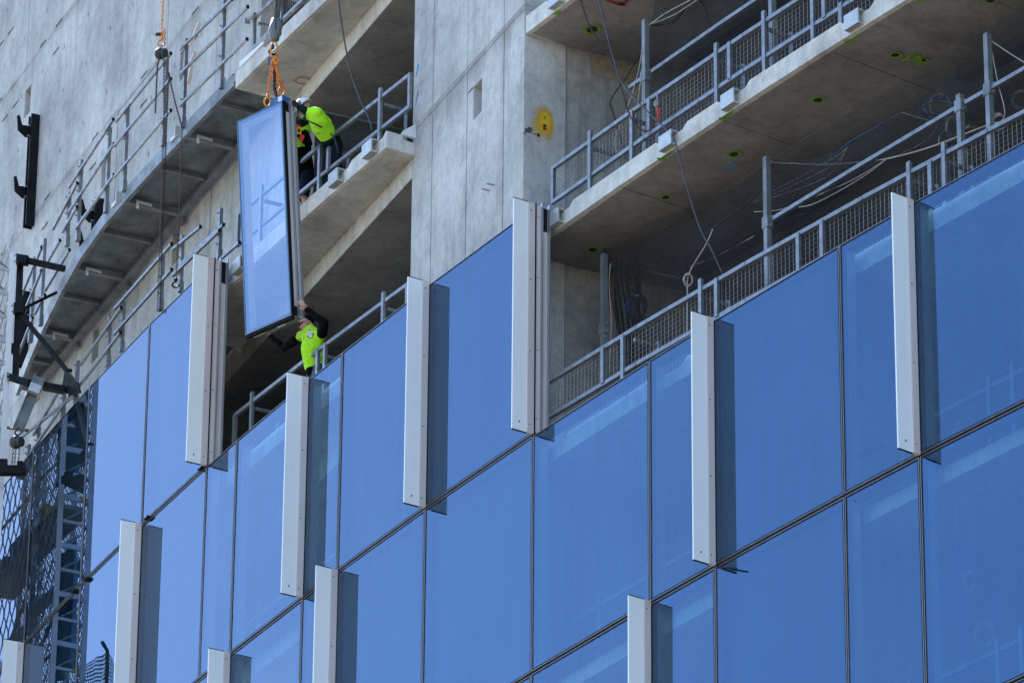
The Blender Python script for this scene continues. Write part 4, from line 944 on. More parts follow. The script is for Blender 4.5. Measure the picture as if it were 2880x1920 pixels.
# black tie frame between tower and building
sf = thing('tie_frame', cyl(zl(110, 1010), .35), 'black steel tie frame joining the mesh tower to the building', 'steel frame')
def tie(name, a, na, b, nb, w_, h, mat='dark_steel'): m = MB(); m.beam(cyl(zl(*a), na), cyl(zl(*b), nb), w_, h); return m.build(name, mat, sf)
tie('upright', (150, 130), .36, (112, 1020), .36, .11, .11)
tie('arm', (105, 125), .5, (205, 140), .3, .15, .15); tie('arm', (200, 138), .3, (480, 200), -.33, .09, .09)
tie('arm', (85, 490), .5, (180, 505), .3, .15, .15); tie('brace', (175, 490), .3, (415, 372), -.33, .05, .05)
tie('brace', (160, 540), .33, (500, 955), -.22, .07, .07); tie('arm', (60, 990), .5, (230, 1045), .3, .15, .13); tie('arm', (320, 1060), .2, (480, 1090), -.15, .12, .12)
m = MB(); m.poly([cyl(zl(*p), -.18) for p in ((485, 950), (520, 960), (580, 1035), (600, 1110), (535, 1130), (465, 1100))], N(-16)*.03); m.build('gusset_plate', 'dark_steel', sf)
for p in ((108, 98), (106, 142), (88, 468), (90, 510), (62, 975), (60, 1008)):
    m = MB(); c = cyl(zl(*p), .6); m.ball(c, .022, 6, 4); m.build('bolt', 'bead', sf)
# monorail beam with chain hoist
a, b = cyl(zl(290, 995), .30), cyl(zl(130, 1385), .62); d = (b-a).normalized()
ib = thing('monorail_beam', (a+b)/2, 'short galvanised monorail beam under the black tie frame', 'steel beam')
sd_ = d.cross(ZV).normalized(); up_ = sd_.cross(d)
for nm, off, w_, h in (('top_flange', .09, .15, .014), ('web', 0, .012, .166), ('bottom_flange', -.09, .15, .014)):
    m = MB(); m.beam(a+up_*off, b+up_*off, w_, h, up_); m.build(nm, 'galvanised_dull', ib)
m = MB(); m.obox(a+d*.3-sd_*.1, d*.08, sd_*.06, up_*.1); m.build('clamp', 'bracket_alu', ib)
def hoist_body(o, c, k=1.0, mat='black_chain', ax=CAM_R):
    ax = (CAM_R*.75-_f0*.6+ZV*.1).normalized(); e = ax.cross(ZV).normalized(); u = e.cross(ax)
    m = MB(); m.tube([c+ax*x*k for x in (-.13, -.12, -.08, .0, .04)], [.05*k, .10*k, .125*k, .125*k, .09*k], 16); m.build('housing', mat, o, smooth=True)
    m = MB(); m.tube([c+ax*x*k for x in (.03, .04, .10, .11)], [.07*k, .10*k, .10*k, .07*k], 16); m.build('hand_wheel', mat, o, smooth=True)
c = cyl(zl(128, 1470), .62); h2 = thing('chain_hoist', c-ZV*.6, 'grey chain hoist hanging from the monorail beam', 'chain hoist')
hoist_body(h2, c, .9, 'hoist_grey'); m = MB(); hookshape(m, c+ZV*.2, -ZV, CAM_R, .05, .014); m.build('top_hook', 'dark_steel', h2)
m = MB(); m.tube([cyl(zl(60, 1365), .62), cyl(zl(200, 1385), .62)], .03, 6); m.build('trolley_bar', 'rust_chain', h2)
for x in (100, 118, 145): m = MB(); chain(m, [cyl(zl(x, 1500), .62), cyl(zl(x-12, 1640), .62)], .05, .006); m.build('chain', 'black_chain', h2)
m = MB(); q = cyl(zl(60, 1680), .62); m.obox(q, CAM_R*.3, CAM_R.cross(ZV)*.08, ZV*.07); m.obox(q-CAM_R*.1+ZV*.12, CAM_R*.08, CAM_R.cross(ZV)*.06, ZV*.08); m.obox(q+CAM_R*.2+ZV*.1, CAM_R*.05, CAM_R.cross(ZV)*.06, ZV*.06); m.build('load_block', 'dark_steel', h2)

# green debris net on an outrigger beyond the frame edge (seen in the glass)
def mirror_pt(p, n_face_s, dist):
    v = cyl(p, 0); nn = N(n_face_s); dd = ray(p).normalized(); r = dd-nn*2*dd.dot(nn); return v+r*dist
q = [mirror_pt(b1(*p), -14.0, 4.6) for p in ((535, 1455), (655, 1385), (735, 1345), (800, 1450))]
qb = [mirror_pt(b1(*p), -14.0, 4.6) for p in ((520, 1700), (640, 1700), (730, 1700), (850, 1700))]
net('debris_net', 'dark green debris net mirrored in the lower left glass', [q, [(x+y)/2 for x, y in zip(q, qb)], qb], 'green_net', .9, 'debris net', .03)
m = MB(); m.tube([qb[0]-ZV*3, qb[2]-ZV*1, q[2], mirror_pt(b1(700, 1285), -14.0, 4.6)], .035, 6)
for o_ in [m.build('net_pole', 'dark_steel', None, label='dark pole holding up the green debris net', cat='pole')]: pass

# ------------------------------------------------------------------ chain hoist hanging in front of the bare wall
c = cyl(z1(1115, 370), .05); ho = thing('chain_hoist', c-ZV*1.0, 'dark chain hoist on an orange chain in front of the bare wall', 'chain hoist')
hoist_body(ho, c, .82, 'hoist_grey')
m = MB(); chain(m, [cyl(z1(1115, 205), .05)+ZV*6, cyl(z1(1115, 205), .05)], .06, .009); m.build('support_chain', 'orange_chain', ho)
m = MB(); chain(m, [cyl(z1(1135, 200), .05), cyl(z1(1132, 300), .05)], .07, .010); hookshape(m, cyl(z1(1112, 290), .05), -ZV, CAM_R, .06, .016); m.tube([cyl(z1(1120, 215), .05), cyl(z1(1115, 280), .05)], .02, 6); m.build('hook', 'orange_chain', ho)
m = MB(); q = cyl(z1(1095, 238), .05); m.obox(q, CAM_R*.05, ZV*.012+CAM_R*.01, CAM_U*.02); m.build('load_tag', 'rust_chain', ho)
for i, pts in enumerate(([(1100, 405), (1085, 460), (1078, 600), (1070, 780)],)):
    m = MB(); m.tube(smooth_path(Z(z1, pts, .05)), .014, 6); m.build('sling_rope', 'rust_chain', ho)
for pts, mat in (([(1130, 400), (1130, 800), (1122, 1060), (1105, 1568)], 'rust_chain'), ([(1165, 500), (1150, 800), (1140, 1060), (1120, 1568)], 'black_chain')):
    m = MB(); e = [cyl(z5(pts[-1][0]-20, 580), .05)]; chain(m, Z(z1, pts, .05)+e, .045, .0065); m.build('load_chain', mat, ho, kind='stuff')
m = MB(); chain(m, Z(z1, [(1160, 500), (1205, 700), (1255, 880), (1245, 1200), (1228, 1568)], .05)+[cyl(z5(1215, 350), .05)], .045, .0065); m.build('load_chain', 'rust_chain', ho, kind='stuff')
m = MB(); hookshape(m, cyl(z5(1210, 385), .05), -ZV, CAM_R, .055, .016); m.ball(cyl(z5(1212, 360), .05), .035, 8, 6); m.build('load_hook', 'dark_steel', ho)

# ------------------------------------------------------------------ the glass panel on the hook
TL, TR_, BR, BL = cyl((672, 339), .62), cyl((797, 282), .30), cyl((815.5, 885), .03), cyl((685, 944), .35)
HC = (TL+TR_+BR+BL)/4; ex = ((TR_-TL)+(BR-BL))/2; ez = ((TL-BL)+(TR_-BR))/2
HW, HH = ex.length, ez.length; ex.normalize(); ez = (ez-ex*ez.dot(ex)).normalized(); en = ex.cross(ez)
if en.y > 0: en = -en
hp = thing('hanging_glass_panel', HC-ez*HH/2, 'narrow framed glass panel hanging on chains, steadied by three workers', 'glass panel')
def hq(x, z, d): return HC+ex*x+ez*z+en*d
def hbar(nm, x0, x1, z0, z1_, d0, d1, mat, par=hp):
    m = MB(); m.hexa([hq(x0, z0, d0), hq(x1, z0, d0), hq(x1, z0, d1), hq(x0, z0, d1)], [hq(x0, z1_, d0), hq(x1, z1_, d0), hq(x1, z1_, d1), hq(x0, z1_, d1)]); return m.build(nm, mat, par)
X, Y = HW/2, HH/2
for x0, x1, z0, z1_ in ((-X, -X+.02, -Y, Y), (X-.02, X, -Y, Y), (-X+.02, X-.02, -Y, -Y+.02), (-X+.02, X-.02, Y-.02, Y)): hbar('edge_bead', x0, x1, z0, z1_, -.04, .006, 'edge_blue')
for x0, x1, z0, z1_ in ((-X+.021, -X+.05, -Y+.021, Y-.021), (X-.05, X-.021, -Y+.021, Y-.021), (-X+.051, X-.051, -Y+.021, -Y+.05), (-X+.051, X-.051, Y-.05, Y-.021)): hbar('gasket', x0, x1, z0, z1_, -.045, -.004, 'frame_dark')
m = MB(); m.add([hq(-X+.021, -Y+.021, .0), hq(X-.021, -Y+.021, .0), hq(X-.021, Y-.021, .0), hq(-X+.021, Y-.021, .0)], [(0, 1, 2, 3)]); m.build('pane', 'hung_glass', hp, fix=False)
hbar('left_jamb', -X+.002, -X+.055, -Y+.002, Y-.002, -.20, -.05, 'anodised')
hbar('head', -X+.06, X-.06, Y-.07, Y-.002, -.20, -.05, 'anodised'); hbar('sill', -X+.06, X-.06, -Y+.002, -Y+.07, -.20, -.05, 'anodised')
hbar('gasket_strip', X-.006, X+.014, -Y-.01, Y+.01, -.062, -.044, 'gasket'); hbar('rubber_seal', X-.002, X+.012, -Y, Y, -.035, -.012, 'gasket')
hbar('right_jamb', X-.055, X+.004, -Y+.002, Y-.002, -.13, -.065, 'anodised'); hbar('jamb_flange', X-.03, X+.045, -Y, Y+.02, -.15, -.131, 'bead')
hbar('right_jamb', X-.055, X+.006, -Y+.002, Y-.002, -.24, -.151, 'anodised'); hbar('jamb_flange', X-.03, X+.05, -Y, Y+.02, -.255, -.241, 'bead')
hbar('rubber_pad', X+.005, X+.012, Y-.17, Y-.005, -.128, -.07, 'gasket'); hbar('rubber_pad', X+.005, X+.012, -Y+.005, -Y+.17, -.128, -.07, 'gasket')
hbar('sill_bead', -X+.0, X, -Y-.012, -Y-.0005, -.03, .012, 'bead'); hbar('sill_seal', -X, X, -Y-.06, -Y-.0125, -.07, .0, 'gasket'); hbar('sill_plate', -X+.3, X-.01, -Y-.02, -Y, -.23, -.075, 'galvanised_dull')
hbar('sticker', .05, .22, -Y-.023, -Y-.0205, -.17, -.13, 'white_plate')
hbar('lifting_lug', X-.28, X-.02, Y, Y+.12, -.22, -.03, 'blue_paint'); hbar('lug_liner', X-.10, X-.012, Y+.001, Y+.10, -.02, -.012, 'white_plate')
hbar('lifting_lug', -X+HW*.48, -X+HW*.66, Y, Y+.07, -.2, -.08, 'blue_paint')
# crane hook block and sling
ck = cyl(z2(325, 235), .45); cr = thing('crane_hook', ck-ZV*.2, 'grey crane hanger pole and hook block above the hanging panel', 'crane hook')
top = cyl(z2(350, 0), .45); dirp = (top-ck).normalized()
m = MB(); m.tube([ck+dirp*.2, ck+dirp*7], .055, 10); m.build('hanger_pole', 'galvanised_dull', cr, smooth=True)
m = MB(); m.tube([ck+dirp*.26, ck+dirp*.08, ck+dirp*.0, ck-dirp*.04, ck-dirp*.1, ck-dirp*.13], [.075, .105, .11, .085, .08, .05], 14); m.build('swivel_block', 'galvanised_dull', cr, smooth=True)
m = MB(); hookshape(m, ck-dirp*.28, -ZV, CAM_R, .06, .02); m.build('hook', 'dark_steel', cr)
m = MB(); chain(m, [cyl(z2(337, 0), .5)+ZV*3, cyl(z2(330, 210), .5)], .035, .005); m.build('control_chain', 'rust_chain', cr)
sl = thing('chain_sling', cyl(z2(320, 420), .45), 'orange lifting chain sling with hooks holding the hanging panel', 'chain sling')
m = MB(); q0 = cyl(z2(320, 345), .45); m.tube([q0+CAM_R*(.055*math.cos(a))+ZV*(.15*math.sin(a)) for a in [i*math.pi/8 for i in range(16)]], .014, 6, 0, True); m.build('master_link', 'orange_chain', sl, smooth=True)
lugL, lugM, lugR = hq(-X+HW*.54, Y+.06, -.14), hq(-X+HW*.76, Y+.08, -.14), hq(X-.12, Y+.12, -.12)
for pts, mat in (([cyl(z2(318, 390), .45), cyl(z2(300, 470), .5), lugL+ZV*.28], 'orange_chain'), ([cyl(z2(322, 390), .45), cyl(z2(322, 520), .42), lugR+ZV*.2], 'orange_chain'), ([cyl(z2(330, 390), .45), cyl(z2(345, 480), .4), lugR+ZV*.15+CAM_R*.03], 'orange_chain'),
                 ([cyl(z2(312, 400), .45), cyl(z2(310, 520), .45), lugM+ZV*.1], 'orange_chain'), ([cyl(z2(335, 380), .42), cyl(z2(340, 440), .42), cyl(z2(348, 560), .4), lugR+ZV*.3], 'orange_chain'),
                 ([cyl(z2(322, 480), .44), cyl(z2(320, 600), .44), lugM+ZV*.02], 'black_chain'), ([cyl(z2(328, 500), .43), cyl(z2(326, 620), .43), lugM+CAM_R*.05], 'black_chain')):
    m = MB(); chain(m, pts, .055, .0095); m.build('chain', mat, sl, kind='stuff')
for c_, q in ((lugL, -1), (lugR, 1)):
    m = MB(); b = c_+ZV*.14; m.tube([b+ZV*.14, b+ZV*.07], [.02, .028], 8); m.tube([b+CAM_R*(.05*math.cos(a))+ZV*(.08*math.sin(a)) for a in [i*math.pi/6 for i in range(12)]], .016, 6, 0, True); m.build('clutch_hook', 'orange_chain', sl, smooth=True)
for p in (z2(315, 430), z2(335, 420)):
    m = MB(); c_ = cyl(p, .46); m.tube([c_+CAM_R*(.03*math.cos(a))+ZV*(.06*math.sin(a)) for a in [i*math.pi/6 for i in range(12)]], .016, 6, 0, True); m.build('shortening_clutch', 'orange_chain', sl, smooth=True)
m = MB(); c_ = cyl(z2(297, 420), .47); m.obox(c_, CAM_R*.04+CAM_U*.01, CAM_U*.065, _f0*.004); m.build('load_tag', 'blue_paint', sl)

# ------------------------------------------------------------------ workers
def cap(m, p, q, r1, r2, flat=None):
    p, q = Vector(p), Vector(q); m.tube([p, p*.5+q*.5, q], [r1, (r1+r2)/2, r2], 12); m.ball(p, r1, 12, 8); m.ball(q, r2, 12, 8)
def grow(prims, name, mats, parent, voxel=.014, sm=6, fold=0.0, fold_size=.08):
    """prims: (kind, args..., material index); fused into one skin, coloured by the nearest source"""
    m = MB(); segs = []
    for pr in prims:
        if pr[0] == 'c':
            _, p, q, r1, r2, mi = pr; cap(m, p, q, r1, r2); segs.append((Vector(p), Vector(q), r1, r2, mi))
        else:
            _, c, r, ax, mi = pr; m.ball(c, r, 16, 10, 0, ax); segs.append((Vector(c)-ax[2]*r[2]*.5, Vector(c)+ax[2]*r[2]*.5, min(r), min(r), mi))
    me = bpy.data.meshes.new('tmp'); me.from_pydata([tuple(v) for v in m.v], [], m.f)
    ob = bpy.data.objects.new('tmp', me); COL.objects.link(ob)
    bm = bmesh.new(); bm.from_mesh(me); bmesh.ops.remove_doubles(bm, verts=bm.verts, dist=1e-6); bmesh.ops.recalc_face_normals(bm, faces=bm.faces); bm.to_mesh(me); bm.free()
    r = ob.modifiers.new('r', 'REMESH'); r.mode = 'VOXEL'; r.voxel_size = voxel
    s = ob.modifiers.new('s', 'SMOOTH'); s.iterations = sm; s.factor = .5
    if fold:
        tx = bpy.data.textures.new('fold', 'CLOUDS'); tx.noise_scale = fold_size; d = ob.modifiers.new('d', 'DISPLACE'); d.texture = tx; d.strength = fold; d.texture_coords = 'LOCAL'
    me2 = bpy.data.meshes.new_from_object(ob.evaluated_get(bpy.context.evaluated_depsgraph_get()))
    bpy.data.objects.remove(ob); me2.name = name; me2.materials.clear()
    for mm in mats: me2.materials.append(MATS[mm])
    idx = []
    for pl in me2.polygons:
        c = pl.center; best = (9e9, 0)
        for p, q, r1, r2, mi in segs:
            d = q-p; t = max(0, min(1, (c-p).dot(d)/max(d.length_squared, 1e-9))); k = (c-(p+d*t)).length-(r1+(r2-r1)*t)
            if k < best[0]: best = (k, mi)
        idx.append(best[1])
    me2.polygons.foreach_set('material_index', idx); me2.polygons.foreach_set('use_smooth', [True]*len(me2.polygons))
    xs = [v.co for v in me2.vertices]; lo = Vector((min(v.x for v in xs), min(v.y for v in xs), min(v.z for v in xs))); hi = Vector((max(v.x for v in xs), max(v.y for v in xs), max(v.z for v in xs)))
    cc = (lo+hi)/2
    for v in me2.vertices: v.co -= cc
    return link(name, me2, cc, parent)
def head_prims(c, fwd, up, k=1.0, mi=0):
    fwd = fwd.normalized(); up = (up-fwd*up.dot(fwd)).normalized(); rt = fwd.cross(up)
    ax = [rt, fwd, up]; k *= 1.0
    pr = [('e', c, (.075*k, .098*k, .115*k), ax, mi), ('e', c-up*.055*k+fwd*.03*k, (.058*k, .07*k, .07*k), ax, mi)]
    pr.append(('c', c+fwd*.092*k+up*.015*k, c+fwd*.112*k-up*.022*k, .011*k, .017*k, mi))
    pr.append(('e', c+fwd*.088*k+up*.03*k, (.055*k, .015*k, .012*k), ax, mi))
    for s_ in (-1, 1): pr.append(('e', c+rt*.078*k*s_-fwd*.005*k-up*.005*k, (.012*k, .024*k, .034*k), ax, mi))
    pr.append(('e', c+fwd*.092*k-up*.055*k, (.026*k, .012*k, .012*k), ax, mi))
    return pr, rt, fwd, up
def hand_prims(w_, d, side, nrm, mi=0, curl=.9, k=1.0):
    """wrist, direction, sideways axis (towards thumb), palm normal; four unequal curled fingers and a thumb"""
    d = d.normalized(); side = (side-d*side.dot(d)).normalized(); nrm = d.cross(side)*(1 if d.cross(side).dot(nrm) > 0 else -1)
    pc = w_+d*.05*k; pr = [('e', pc, (.042*k, .018*k, .052*k), [side, nrm, d], mi)]
    for i, (o, ln) in enumerate(((.031, .072), (.011, .080), (-.010, .074), (-.030, .058))):
        a = w_+d*.092*k+side*o*k; q = a
        dd = d
        for j, f in enumerate((.45, .32, .23)):
            dd = (dd*math.cos(curl*.75)+nrm*math.sin(curl*.75)).normalized(); e = q+dd*ln*f*k; pr.append(('c', q, e, .0098*k, .009*k, mi)); q = e
    t0 = w_+d*.03*k+side*.035*k; t1 = t0+(side*.7+d*.7).normalized()*.042*k; t2 = t1+(d*.75+nrm*.65).normalized()*.032*k
    pr += [('c', t0, t1, .013*k, .011*k, mi), ('c', t1, t2, .011*k, .009*k, mi)]
    return pr

# --- the worker on the lower floor, black cap, reaching up to the panel
F1 = L[1]-.10
J = lambda f, x, y, n: cyl(f(x, y), n)
hip = J(wl, 1075, 1235, -.64); s1, n1 = sn(hip); hip.z = max(hip.z, F1+.9)
pw = thing('person', P(s1, n1, F1), 'bearded worker in black cap and lime hoodie with black sleeves, gripping the panel bottom', 'person')
chest = J(wl, 1045, 870, -.52); neck = J(wl, 1010, 710, -.47); shl = J(wl, 905, 805, -.44); shr = J(wl, 1150, 800, -.55)
hd = J(wl, 965, 640, -.45)
fw = (-CAM_R*.95+_f0*.25+ZV*.35).normalized(); up = (ZV+CAM_R*.30)
hp1, rt, fw, up = head_prims(hd, fw, up, 1.08)
elL, wrL = J(wl, 690, 945, -.36), J(wl, 530, 815, -.22)
elR, wrR = J(wl, 1185, 640, -.40), J(wl, 968, 480, -.20)
hdL, hdR = hq(-.18, -Y-.03, -.16), J(wl, 903, 400, -.22)
body = hp1+[('c', hd-up*.06, neck-ZV*.03, .058, .066, 0), ('c', neck-ZV*.02, chest, .07, .14, 0), ('c', chest, hip, .14, .14, 0),
            ('c', neck-ZV*.05, shl, .06, .05, 0), ('c', neck-ZV*.05, shr, .06, .05, 0), ('c', shl, elL, .05, .04, 0), ('c', elL, wrL, .04, .030, 0), ('c', shr, elR, .05, .04, 0), ('c', elR, wrR, .04, .030, 0)]
body += hand_prims(wrL, (J(wl, 505, 765, -.2)-wrL), -_f0, ZV, 0, .55)+hand_prims(wrR, (J(wl, 912, 405, -.10)-wrR), -ZV*.4-CAM_R, -CAM_R, 0, .8, 1.15)
fl = [P(s1-.13, n1+.02, F1), P(s1+.16, n1-.06, F1)]
hips = [hip-T(s1)*.09-ZV*.05, hip+T(s1)*.09-ZV*.05]; knees = [(h*.5+f*.5)+N(s1)*.06+ZV*.03 for h, f in zip(hips, fl)]
for h, k_, f in zip(hips, knees, fl): body += [('c', h, k_, .075, .055, 0), ('c', k_, f+ZV*.1, .05, .038, 0)]
grow(body, 'body', ['skin'], pw, .011, 3)
lat = (shr-shl).normalized()
hoodie = [('e', chest+ZV*.04, (.235, .155, .22), [lat, lat.cross(ZV), ZV], 0), ('c', chest-ZV*.1, hip+ZV*.06, .19, .19, 0), ('e', hip+ZV*.13, (.215, .165, .15), [lat, lat.cross(ZV), ZV], 0),
          ('c', neck-ZV*.05, shl, .085, .085, 0), ('c', neck-ZV*.05, shr, .085, .085, 0),
          ('c', shl+(elL-shl)*.28, elL, .082, .066, 1), ('c', elL, wrL, .066, .047, 1), ('c', shr+(elR-shr)*.22, elR, .088, .070, 1), ('c', elR, wrR, .068, .047, 1),
          ('c', neck-ZV*.045, neck+ZV*.005, .082, .074, 1), ('c', hip+ZV*.02, hip-ZV*.04, .165, .16, 1)]
hoo = grow(hoodie, 'hoodie', ['hi_vis', 'black_cloth'], pw, .013, 4, .022, .09)
tr = []
for h, k_, f in zip(hips, knees, fl): tr += [('c', h, k_, .098, .078, 0), ('c', k_, f+ZV*.06, .076, .07, 0)]
tr += [('c', hips[0], hips[1], .11, .11, 0), ('c', hip-ZV*.02, hip-ZV*.08, .13, .13, 0)]
grow(tr, 'trousers', ['grey_cloth'], pw, .014, 4, .012)
for f in fl: grow([('c', f+ZV*.04-N(s1)*.05, f+ZV*.035+N(s1)*.15, .042, .036, 0), ('c', f+ZV*.05-N(s1)*.04, f+ZV*.14-N(s1)*.03, .05, .05, 0)], 'boot', ['boot'], pw, .01, 2)
grow([('e', hd-up*.085+fw*.075, (.05, .045, .05), [rt, fw, up], 0), ('c', hd-up*.055+fw*.085+rt*.04, hd-up*.055+fw*.085-rt*.04, .02, .02, 0), ('c', hd-up*.03+rt*.066+fw*.02, hd-up*.085+rt*.045+fw*.06, .018, .02, 0), ('c', hd-up*.03-rt*.066+fw*.02, hd-up*.085-rt*.045+fw*.06, .018, .02, 0)], 'beard', ['hair'], pw, .009, 2)
m = MB()
grow([('e', hd+up*.055-fw*.005, (.088, .108, .075), [rt, fw, up], 0), ('e', hd+up*.045+fw*.12, (.065, .07, .012), [rt, fw, up], 0)], 'cap', ['black_cloth'], pw, .009, 2)
m = MB(); m.obox(hd+up*.085+fw*.088, rt*.03, up*.018, fw*.012); m.build('cap_badge', 'print_white', pw)
# hoodie prints: fist-like emblem and script on the chest, lifted just off the cloth
dgp = bpy.context.evaluated_depsgraph_get()
def stick(obj, px, polys, mat, name, lift=.004):
    """lay small flat shapes (photo-pixel offsets) on a garment where the pixel's ray meets it"""
    inv = Vector(WLOC[obj.name])
    m = MB()
    for poly in polys:
        pts = []
        for x, y in poly:
            R = ray(px(x, y)).normalized(); ok, loc, nrm, _ = obj.ray_cast(-inv, R)
            if not ok: pts = []; break
            pts.append(loc+inv+(-R)*lift)
        if len(pts) > 2: m.poly(pts, -ray(px(*poly[0])).normalized()*.003)
    if m.v: m.build(name, mat, obj)
bpy.context.view_layer.update()
stick(hoo, wl, [[(975, 750), (1000, 738), (1005, 780), (985, 790)], [(1008, 735), (1028, 728), (1030, 775), (1010, 782)], [(1030, 728), (1045, 735), (1046, 770), (1033, 775)], [(990, 795), (1040, 780), (1042, 815), (1000, 825)], [(962, 775), (976, 765), (982, 800), (968, 805)]], 'print_white', 'chest_emblem', .006)
stick(hoo, wl, [[(960, 765), (1000, 730), (1048, 722), (1055, 775), (1042, 825), (1000, 835), (975, 815)]], 'ink', 'chest_emblem_ground', .002)
stick(hoo, wl, [[(850, 850), (868, 838), (866, 846), (852, 858)], [(852, 866), (895, 825), (893, 835), (855, 876)], [(855, 886), (880, 862), (878, 872), (858, 894)], [(872, 856), (878, 852), (872, 896), (866, 899)], [(886, 838), (892, 834), (886, 866), (880, 870)]], 'ink', 'chest_script', .004)
stick(hoo, wl, [[(930, 800), (934, 800), (936, 935), (932, 935)]], 'ink', 'drawstring', .006)
stick(hoo, wl, [[(910, 975), (1060, 945), (1062, 951), (912, 981)]], 'hair', 'pocket_seam', .002)

# --- the worker leaning over the balcony rail, white helmet
F0 = L[0]-.10
hip = J(wu, 1430, 960, -.60); s2, n2 = sn(hip); hip.z = F0+.93
pw = thing('person', P(s2, n2, F0), 'worker in white helmet and lime vest leaning over the rail to hold the panel top', 'person')
chest = J(wu, 1205, 630, -.24); shn = J(wu, 1165, 465, -.10); shf = J(wu, 1050, 540, -.22); neck = J(wu, 1060, 470, -.15); hd = J(wu, 945, 385, -.10)
el, wr = J(wu, 1000, 455, -.015), J(wu, 862, 375, .035); hd_t = J(wu, 740, 275, .09)
el2, wr2 = J(wu, 900, 640, -.16), J(wu, 760, 580, -.10)
fw = (-CAM_R*.75-ZV*.75+_f0*.05).normalized(); up = (-CAM_R*.55+ZV*.75)
hp2, rt, fw, up = head_prims(hd, fw, up, 1.0)
body = hp2+[('c', hd-up*.06, neck, .058, .066, 0), ('c', neck, chest, .07, .14, 0), ('c', chest, hip, .14, .14, 0), ('c', neck, shn, .06, .05, 0), ('c', neck, shf, .06, .05, 0),
            ('c', shn, el, .05, .04, 0), ('c', el, wr, .04, .03, 0), ('c', shf, el2, .05, .04, 0), ('c', el2, wr2, .04, .03, 0)]
fl = [P(s2-.16, n2-.02, F0), P(s2+.16, n2-.16, F0)]
hips = [hip-T(s2)*.09-ZV*.04, hip+T(s2)*.09-ZV*.04]; knees = [(h*.5+f*.5)+N(s2)*.05 for h, f in zip(hips, fl)]
for h, k_, f in zip(hips, knees, fl): body += [('c', h, k_, .075, .055, 0), ('c', k_, f+ZV*.1, .05, .038, 0)]
body += hand_prims(wr2, wr2-el2, ZV, -_f0, 0, .5)
grow(body, 'body', ['skin'], pw, .011, 3)
tor = (chest-hip).normalized(); lat = (shf-shn).normalized(); lat = (lat-tor*lat.dot(tor)).normalized(); dep = lat.cross(tor)
vest = [('e', chest+tor*.05, (.20, .15, .24), [lat, dep, tor], 0), ('c', neck-tor*.02, shn, .08, .085, 0), ('c', neck-tor*.02, shf, .08, .085, 0), ('c', chest-tor*.06, chest-tor*.2, .175, .165, 0),
        ('c', hip+tor*.14, hip-ZV*.0, .165, .165, 1), ('e', hip-ZV*.02, (.17, .17, .13), [lat, dep, ZV], 1), ('c', shn+(el-shn)*.05, shn+(el-shn)*.35, .088, .085, 0),
        ('c', shn+(el-shn)*.5, el, .08, .072, 1), ('c', el, wr, .072, .052, 1), ('c', shf, el2, .08, .066, 1), ('c', el2, wr2, .064, .05, 1), ('c', neck+tor*.02, neck+tor*.04, .075, .07, 1)]
ve = grow(vest, 'hoodie', ['hi_vis', 'green_cloth'], pw, .013, 4, .024, .09)
tr = []
for h, k_, f in zip(hips, knees, fl): tr += [('c', h, k_, .10, .08, 0), ('c', k_, f+ZV*.06, .078, .072, 0)]
grow(tr+[('c', hips[0], hips[1], .115, .115, 0)], 'trousers', ['navy_cloth'], pw, .014, 4, .012)
for f in fl: grow([('c', f+ZV*.04-N(s2)*.05, f+ZV*.035+N(s2)*.15, .042, .036, 0), ('c', f+ZV*.05-N(s2)*.04, f+ZV*.14-N(s2)*.03, .05, .05, 0)], 'boot', ['boot'], pw, .01, 2)
grow(hand_prims(wr, hd_t-wr, ZV, -_f0, 0, .8, 1.12)+[('c', wr, wr-(hd_t-wr)*.25, .038, .04, 0)], 'glove', ['glove'], pw, .008, 2)
def helmet(c, rt, fw, up, parent):
    m = MB(); nu, nv = 20, 8; o0 = 0
    def shell(k): 
        o = len(m.v)
        for i in range(nv+1):
            ph = math.pi/2*i/nv
            for j in range(nu):
                th = 2*math.pi*j/nu; m.v.append(c+rt*(.135*k*math.sin(ph)*math.cos(th))+fw*(.165*k*math.sin(ph)*math.sin(th))+up*(.15*k*math.cos(ph)))
        for i in range(nv):
            for j in range(nu): m.f.append([o+i*nu+j, o+(i+1)*nu+j, o+(i+1)*nu+(j+1) % nu, o+i*nu+(j+1) % nu]); m.m.append(0)
        return o+nv*nu
    a, b = shell(1), shell(.95)
    for j in range(nu): m.f.append([a+j, a+(j+1) % nu, b+(j+1) % nu, b+j]); m.m.append(0)
    o = m.build('helmet', 'helmet_white', parent, smooth=True)
    m = MB(); m.poly([c+rt*(.11*math.cos(a))+fw*(.145+.08*math.sin(a))+up*(.004) for a in [i*math.pi/10 for i in range(11)]], up*-.008); m.build('peak', 'helmet_white', o)
    m = MB(); m.tube([c+rt*.117-up*.0, c+rt*.09-up*.12+fw*.03, c+fw*.06-up*.17, c-rt*.09-up*.12+fw*.03, c-rt*.117], .007, 5); m.build('chin_strap', 'black_rope', o)
helmet(hd+up*.025, rt, fw, up, pw)
bpy.context.view_layer.update()
stick(ve, wu, [[(1120, 700), (1130, 712), (1122, 718), (1114, 708)], [(1175, 805), (1190, 810), (1180, 835), (1172, 825)], [(1135, 825), (1148, 818), (1142, 835), (1136, 838)], [(1010, 720), (1018, 728), (1030, 760), (1024, 766), (1012, 742)], [(1030, 770), (1038, 775), (1036, 800), (1028, 792)], [(1205, 790), (1212, 800), (1206, 806)]], 'ink', 'grease_mark', .004)
m = MB(); m.tube(smooth_path([J(wu, 820, 575, .16), J(wu, 900, 570, .12), J(wu, 1000, 605, .03), J(wu, 1150, 670, -.06), J(wu, 1320, 765, -.38), J(wu, 1450, 900, -.42), J(wu, 1520, 1150, -.45)]), .013, 6); m.build('lanyard', 'black_rope', pw, smooth=True)

